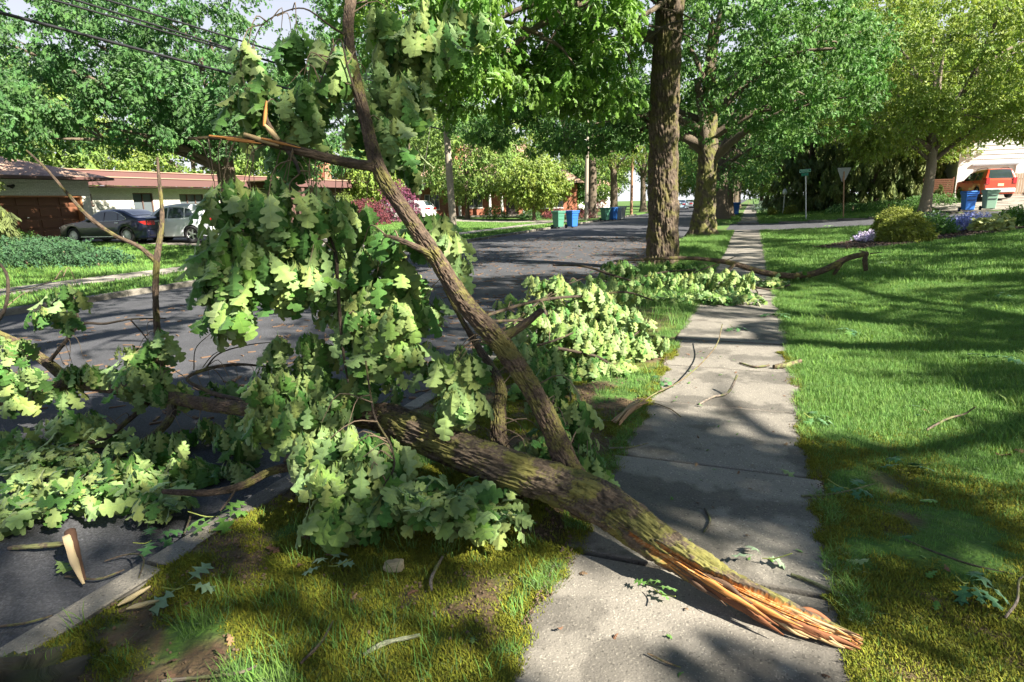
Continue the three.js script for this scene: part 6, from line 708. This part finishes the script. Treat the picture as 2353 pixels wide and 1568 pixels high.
for (const [x, z, a, b, m, l] of [[-21.5, -51.5, 1.1, 1.2, CM.bright, 'green shrub at the brick house corner'], [-19.5, -55.2, 0.9, 0.8, CM.deep, 'clipped dark shrub beside the brick house columns'], [-17.3, -56.2, 1.2, 0.8, CM.red, 'red leaved shrub below the brick house window'], [-15.0, -57.2, 1.1, 0.9, CM.red, 'second red leaved shrub beyond the brick house'], [-17.4, -63, 1.5, 1.6, CM.far, 'green shrub before the far white wall'], [-20, -69, 1.6, 1.8, CM.bright, 'yellow green shrub down the left side of the street'], [-17, -75, 1.6, 1.5, CM.red, 'red shrub far down the left side']]) shrub('garden_shrub', l, land(x, z), a, b, m, SP.mid, 110, 0.5);
for (const [x, z, a, b, m, l] of [[1.6, -54.5, 0.35, 0.55, CM.gold, 'small gold shrub left of the post lamp'], [2.95, -54.6, 0.5, 0.65, CM.gold, 'gold shrub right of the post lamp'], [4.0, -60.5, 1.3, 1.1, CM.gold, 'broad yellow shrub behind the post lamp'], [6.2, -61, 1.4, 1.3, CM.maple, 'broad yellow green shrub beside the weeping spruce'], [2.2, -64, 1.4, 1.1, CM.deep, 'dark green shrub beside the far sidewalk'], [1.2, -70, 1.2, 1.0, CM.blue, 'blue green shrub farther along the far sidewalk'], [3.4, -66, 1.2, 1.3, CM.blue, 'spiky pale shrub behind the post lamp'], [8.4, -47.2, 1.6, 0.4, CM.oak, 'low ivy mound below the spruces on the left'], [11.0, -47.4, 1.8, 0.45, CM.oak, 'low ivy mound below the spruces on the right'], [6.4, -47.8, 1.5, 0.5, CM.deep, 'dark low shrub behind the street name sign'], [13.2, -49.5, 0.5, 0.6, CM.bright, 'small bright shrub beside the maple trunk']]) shrub('garden_shrub', l, land(x, z), a, b, m, SP.mid, Math.round(90 + 60 * a), 0.42);
// ───────────────────────── grass, moss, litter ─────────────────────────
function tuft(n, spread, h, w, seed, bend = 0.5) { const r = rng(seed), pos = [], idx = []; for (let i = 0; i < n; i++) { const a = r() * 6.28, d = Math.sqrt(r()) * spread, x = Math.cos(a) * d, z = Math.sin(a) * d, b = r() * 6.28, hh = h * (0.5 + 0.7 * r()), k = bend * (0.3 + r()) * hh, cx = Math.cos(b), cz = Math.sin(b), ww = w * (0.7 + 0.6 * r()), o = pos.length / 3; pos.push(x - cz * ww, 0, z + cx * ww, x + cz * ww, 0, z - cx * ww, x + cx * k * 0.35 - cz * ww * 0.8, hh * 0.6, z + cz * k * 0.35 + cx * ww * 0.8, x + cx * k * 0.35 + cz * ww * 0.8, hh * 0.6, z + cz * k * 0.35 - cx * ww * 0.8, x + cx * k, hh, z + cz * k); idx.push(o, o + 1, o + 2, o + 1, o + 3, o + 2, o + 2, o + 3, o + 4); } const g = new THREE.BufferGeometry(); g.setAttribute('position', new THREE.Float32BufferAttribute(pos, 3)); g.setIndex(idx); g.computeVertexNormals(); return g; }
const grassMat = new THREE.MeshPhysicalMaterial({ color: col(0.12, 0.25, 0.035), roughness: 0.9, transmission: 0.3, thickness: 0, side: THREE.DoubleSide }), mossMat = mat([0.15, 0.165, 0.012], 1);
function field(name, label, cat, geo, m, n, seed, pick, sc, tint) { const r = rng(seed), ms = [], cs = []; for (let i = 0; i < n; i++) { const p = pick(r); if (!p) continue; const s = sc(p, r); ms.push(new THREE.Matrix4().compose(V(p[0], H(p[0], p[1]) + micro(p[0], p[1]) * (p[0] > ROAD_R ? 1 : 0.6) - 0.008, p[1]), new THREE.Quaternion().setFromEuler(new THREE.Euler((r() - 0.5) * 0.3, r() * 6.28, (r() - 0.5) * 0.3)), V(s, s * (0.75 + 0.5 * r()), s))); const v = 0.75 + 0.5 * r(), y = (r() - 0.45) * 0.35; cs.push(col(v * (1 + y), v, v * (1 - 0.5 * y)).multiply(tint ? tint(p) : col(1, 1, 1))); } const o = copies(name, geo, m, ms, scene, cs); tag(o, label, cat, null, 'stuff'); return o; }
const seenXZ = (x, z, pad = 120) => { const q = toPixel(V(x, H(x, z), z)); return q[2] > 0.3 && q[0] > -pad && q[0] < PW + pad && q[1] < PH + 200; };
const density = (z) => clamp(1.2 / (1 + Math.pow(-z / 7, 1.5)));
// the right lawn: thick beyond the mossy strip, sparse in the moss
field('lawn_grass', 'fine mown grass of the right lawn', 'grass', tuft(16, 0.05, 0.043, 0.0016, 1), grassMat, 60000, 51, (r) => { const z = -1.2 - 13 * Math.pow(r(), 1.1), x = 0.46 + (2.2 - z * 0.42) * r(); if (!seenXZ(x, z)) return null; const m = mossZone(x, z), a = mossAt(x, z), b = bareAt(x, z); if (r() < m * 0.93 * sst(0.2, 0.45, a + 0.12)) return null; if (m > 0.5 && b > 0.72) return null; return [x, z]; }, (p, r) => (0.65 + 0.55 * r()) * mix(1, 0.6, mossZone(p[0], p[1])));
field('lawn_grass', 'mown grass of the right lawn toward the side road', 'grass', tuft(18, 0.14, 0.065, 0.004, 2), grassMat, 26000, 52, (r) => { const z = -13 - 20.4 * r(), x = 0.52 + (4 - z * 0.42) * r(); return seenXZ(x, z) && !inBed(x, z) ? [x, z] : null; }, (p, r) => 0.8 + 0.6 * r());
field('verge_grass', 'patchy grass on the verge between kerb and sidewalk', 'grass', tuft(9, 0.04, 0.075, 0.0018, 3, 0.8), grassMat, 22000, 53, (r) => { const z = -0.9 - 31 * Math.pow(r(), 1.5), x = -2.5 + 1.76 * r(); if (!seenXZ(x, z)) return null; const m = mossZone(x, z), b = bareAt(x, z), a = mossAt(x, z); if (r() < m * (0.5 + 0.5 * sst(0.40, 0.58, b)) || (m > 0.3 && r() < 0.75 * sst(0.35, 0.55, a))) return null; return [x, z]; }, (p, r) => (0.6 + 0.7 * r()) * (p[1] < -8 ? 1.5 : 1));
field('lawn_grass', 'lawn grass across the street', 'grass', tuft(20, 0.25, 0.07, 0.008, 4), grassMat, 26000, 54, (r) => { const x = -12.5 - 18 * r(), z = -6.8 - 39 * r(); if ((z < -18.9 && z > -26.3) || (x < -14.1 && x > -15.6) || !seenXZ(x, z)) return null; return [x, z]; }, (p, r) => 0.8 + 0.6 * r());
field('lawn_grass', 'lawn grass beyond the side road', 'grass', tuft(20, 0.3, 0.09, 0.01, 5), grassMat, 12000, 55, (r) => { const x = -2.4 + 14 * r(), z = -41.5 - 22 * r(); if ((x > -0.9 && x < 0.65) || (x > 10.2 && z < -41.3 && x < 20) || !seenXZ(x, z)) return null; return [x, z]; }, (p, r) => 0.8 + 0.6 * r());
field('moss', 'yellow green moss cushions on the verge and lawn edge', 'moss', tuft(26, 0.035, 0.011, 0.0016, 6, 0.9), mossMat, 90000, 56, (r) => { const left = r() < 0.45, z = left ? -0.9 - 5 * Math.pow(r(), 1.2) : -1.2 - 4.5 * Math.pow(r(), 1.1), x = left ? -2.5 + 1.8 * r() : 0.44 + 3.2 * r(); if (!seenXZ(x, z)) return null; const m = mossZone(x, z), a = mossAt(x, z), b = bareAt(x, z); if (r() > m * sst(0.34, 0.52, a)) return null; if (left && r() < sst(0.5, 0.66, b) * 0.9) return null; return [x, z]; }, (p, r) => 0.8 + 0.8 * r());
field('clover', 'small broad leaved weeds in the verge moss', 'weeds', spray(L3, 9, 0.035, 0.028, 700, { twigs: 3, flat: 0.3 }), crownMat([0.13, 0.25, 0.05], 0.3), 5000, 57, (r) => { const left = r() < 0.6, z = -0.9 - 6 * r(), x = left ? -2.5 + 1.8 * r() : 0.5 + 3 * r(); return seenXZ(x, z) && r() < 0.6 && bareAt(x, z) < 0.62 ? [x, z] : null; }, (p, r) => 0.7 + 0.8 * r());
field('edge_grass', 'unmown grass fringe leaning over the slab edges', 'grass', tuft(9, 0.03, 0.052, 0.0018, 7, 1.2), grassMat, 7000, 58, (r) => { const z = -1 - 24 * Math.pow(r(), 1.6), right = r() < 0.5, n = sx3(z * 1.7, right ? 3 : 8, 0.5); if (n < -0.15) return null; const x = right ? 0.49 + (r() - 0.55) * 0.09 * (1 + n) : -0.76 - (r() - 0.6) * 0.10 * (1 + n); return seenXZ(x, z) ? [x, z] : null; }, (p, r) => (0.4 + 0.6 * r()) * (p[1] < -9 ? 1.4 : 1));
field('edge_moss', 'moss creeping over the slab edges', 'moss', tuft(26, 0.035, 0.012, 0.0016, 6, 0.9), mossMat, 9000, 59, (r) => { const z = -1 - 6 * r(), right = r() < 0.6, n = sx3(z * 2.3, right ? 13 : 18, 0.5) + 0.5 * sx3(z * 9, 2, 1); if (n < -0.3) return null; const w = 0.03 + 0.07 * Math.max(0, n + 0.3), x = right ? 0.50 - w * r() : -0.77 + w * r(); return [x, z]; }, (p, r) => 0.7 + 0.7 * r());
field('lawn_weeds', 'broader leaved weeds and longer tufts scattered through the right lawn', 'weeds', tuft(16, 0.06, 0.075, 0.003, 8, 1.1), grassMat, 1500, 60, (r) => { const z = -4.2 - 11 * r(), x = 0.6 + (2 - z * 0.42) * r(); return seenXZ(x, z) && sx3(x * 0.9, 5, z * 0.9) > 0.1 ? [x, z] : null; }, (p, r) => 0.6 + 0.6 * r(), (p) => col(1.25, 1.1, 0.8));
{ // soil crumbs along the slab edges
  const r = rng(91), ps = []; for (let i = 0; i < 3500; i++) { const z = -1 - 10 * Math.pow(r(), 1.3), right = r() < 0.5, n = sx3(z * 1.9, right ? 23 : 28, 0.5); if (n < -0.2) continue; const w = 0.12 * (n + 0.25) * r() * r(), x = right ? 0.49 - w : -0.76 + w; ps.push(new THREE.Matrix4().compose(V(x, 0.005, z), new THREE.Quaternion().setFromEuler(new THREE.Euler(r() * 6, r() * 6, r() * 6)), V(1, 0.6, 1).multiplyScalar(0.3 + 0.9 * r()))); } tag(copies('edge_soil', new THREE.IcosahedronGeometry(0.006, 0), mat([0.10, 0.07, 0.045], 1), ps, scene), 'soil crumbs washed onto the slab edges', 'soil', null, 'stuff');
}
{ // bark crumbs on the street
  const r = rng(88), ms = [], g = new THREE.BoxGeometry(0.09, 0.012, 0.025); for (let i = 0; i < 2600; i++) { const x = -2.7 - 7 * Math.pow(r(), 2.2), z = -3 - 26 * r(); ms.push(new THREE.Matrix4().compose(V(x, ROAD_Y + 0.063 * (1 - ((x + 7.4) / 4.8) ** 2) + 0.006, z), new THREE.Quaternion().setFromEuler(new THREE.Euler(0, r() * 6.28, (r() - 0.5) * 0.2)), V(0.4 + 1.2 * r(), 1, 0.4 + r()))); } tag(copies('bark_debris', g, mat([0.13, 0.08, 0.05], 0.95), ms, scene), 'small bark crumbs and twig bits strewn over the street', 'debris', null, 'stuff');
  const ps = [], g2 = new THREE.IcosahedronGeometry(0.006, 0); for (let i = 0; i < 3000; i++) { const x = -2.5 + 1.76 * r(), z = -0.9 - 5 * r(); if (bareAt(x, z) < 0.5) continue; ps.push(new THREE.Matrix4().compose(V(x, micro(x, z) + 0.002, z), new THREE.Quaternion().setFromEuler(new THREE.Euler(r() * 6, r() * 6, r() * 6)), V(1, 0.7, 1).multiplyScalar(0.5 + 1.3 * r()))); } tag(copies('soil_crumbs', g2, mat([0.13, 0.09, 0.055], 1), ps, scene), 'soil crumbs on the bare verge', 'soil', null, 'stuff');
}
renderer.render(scene, camera);
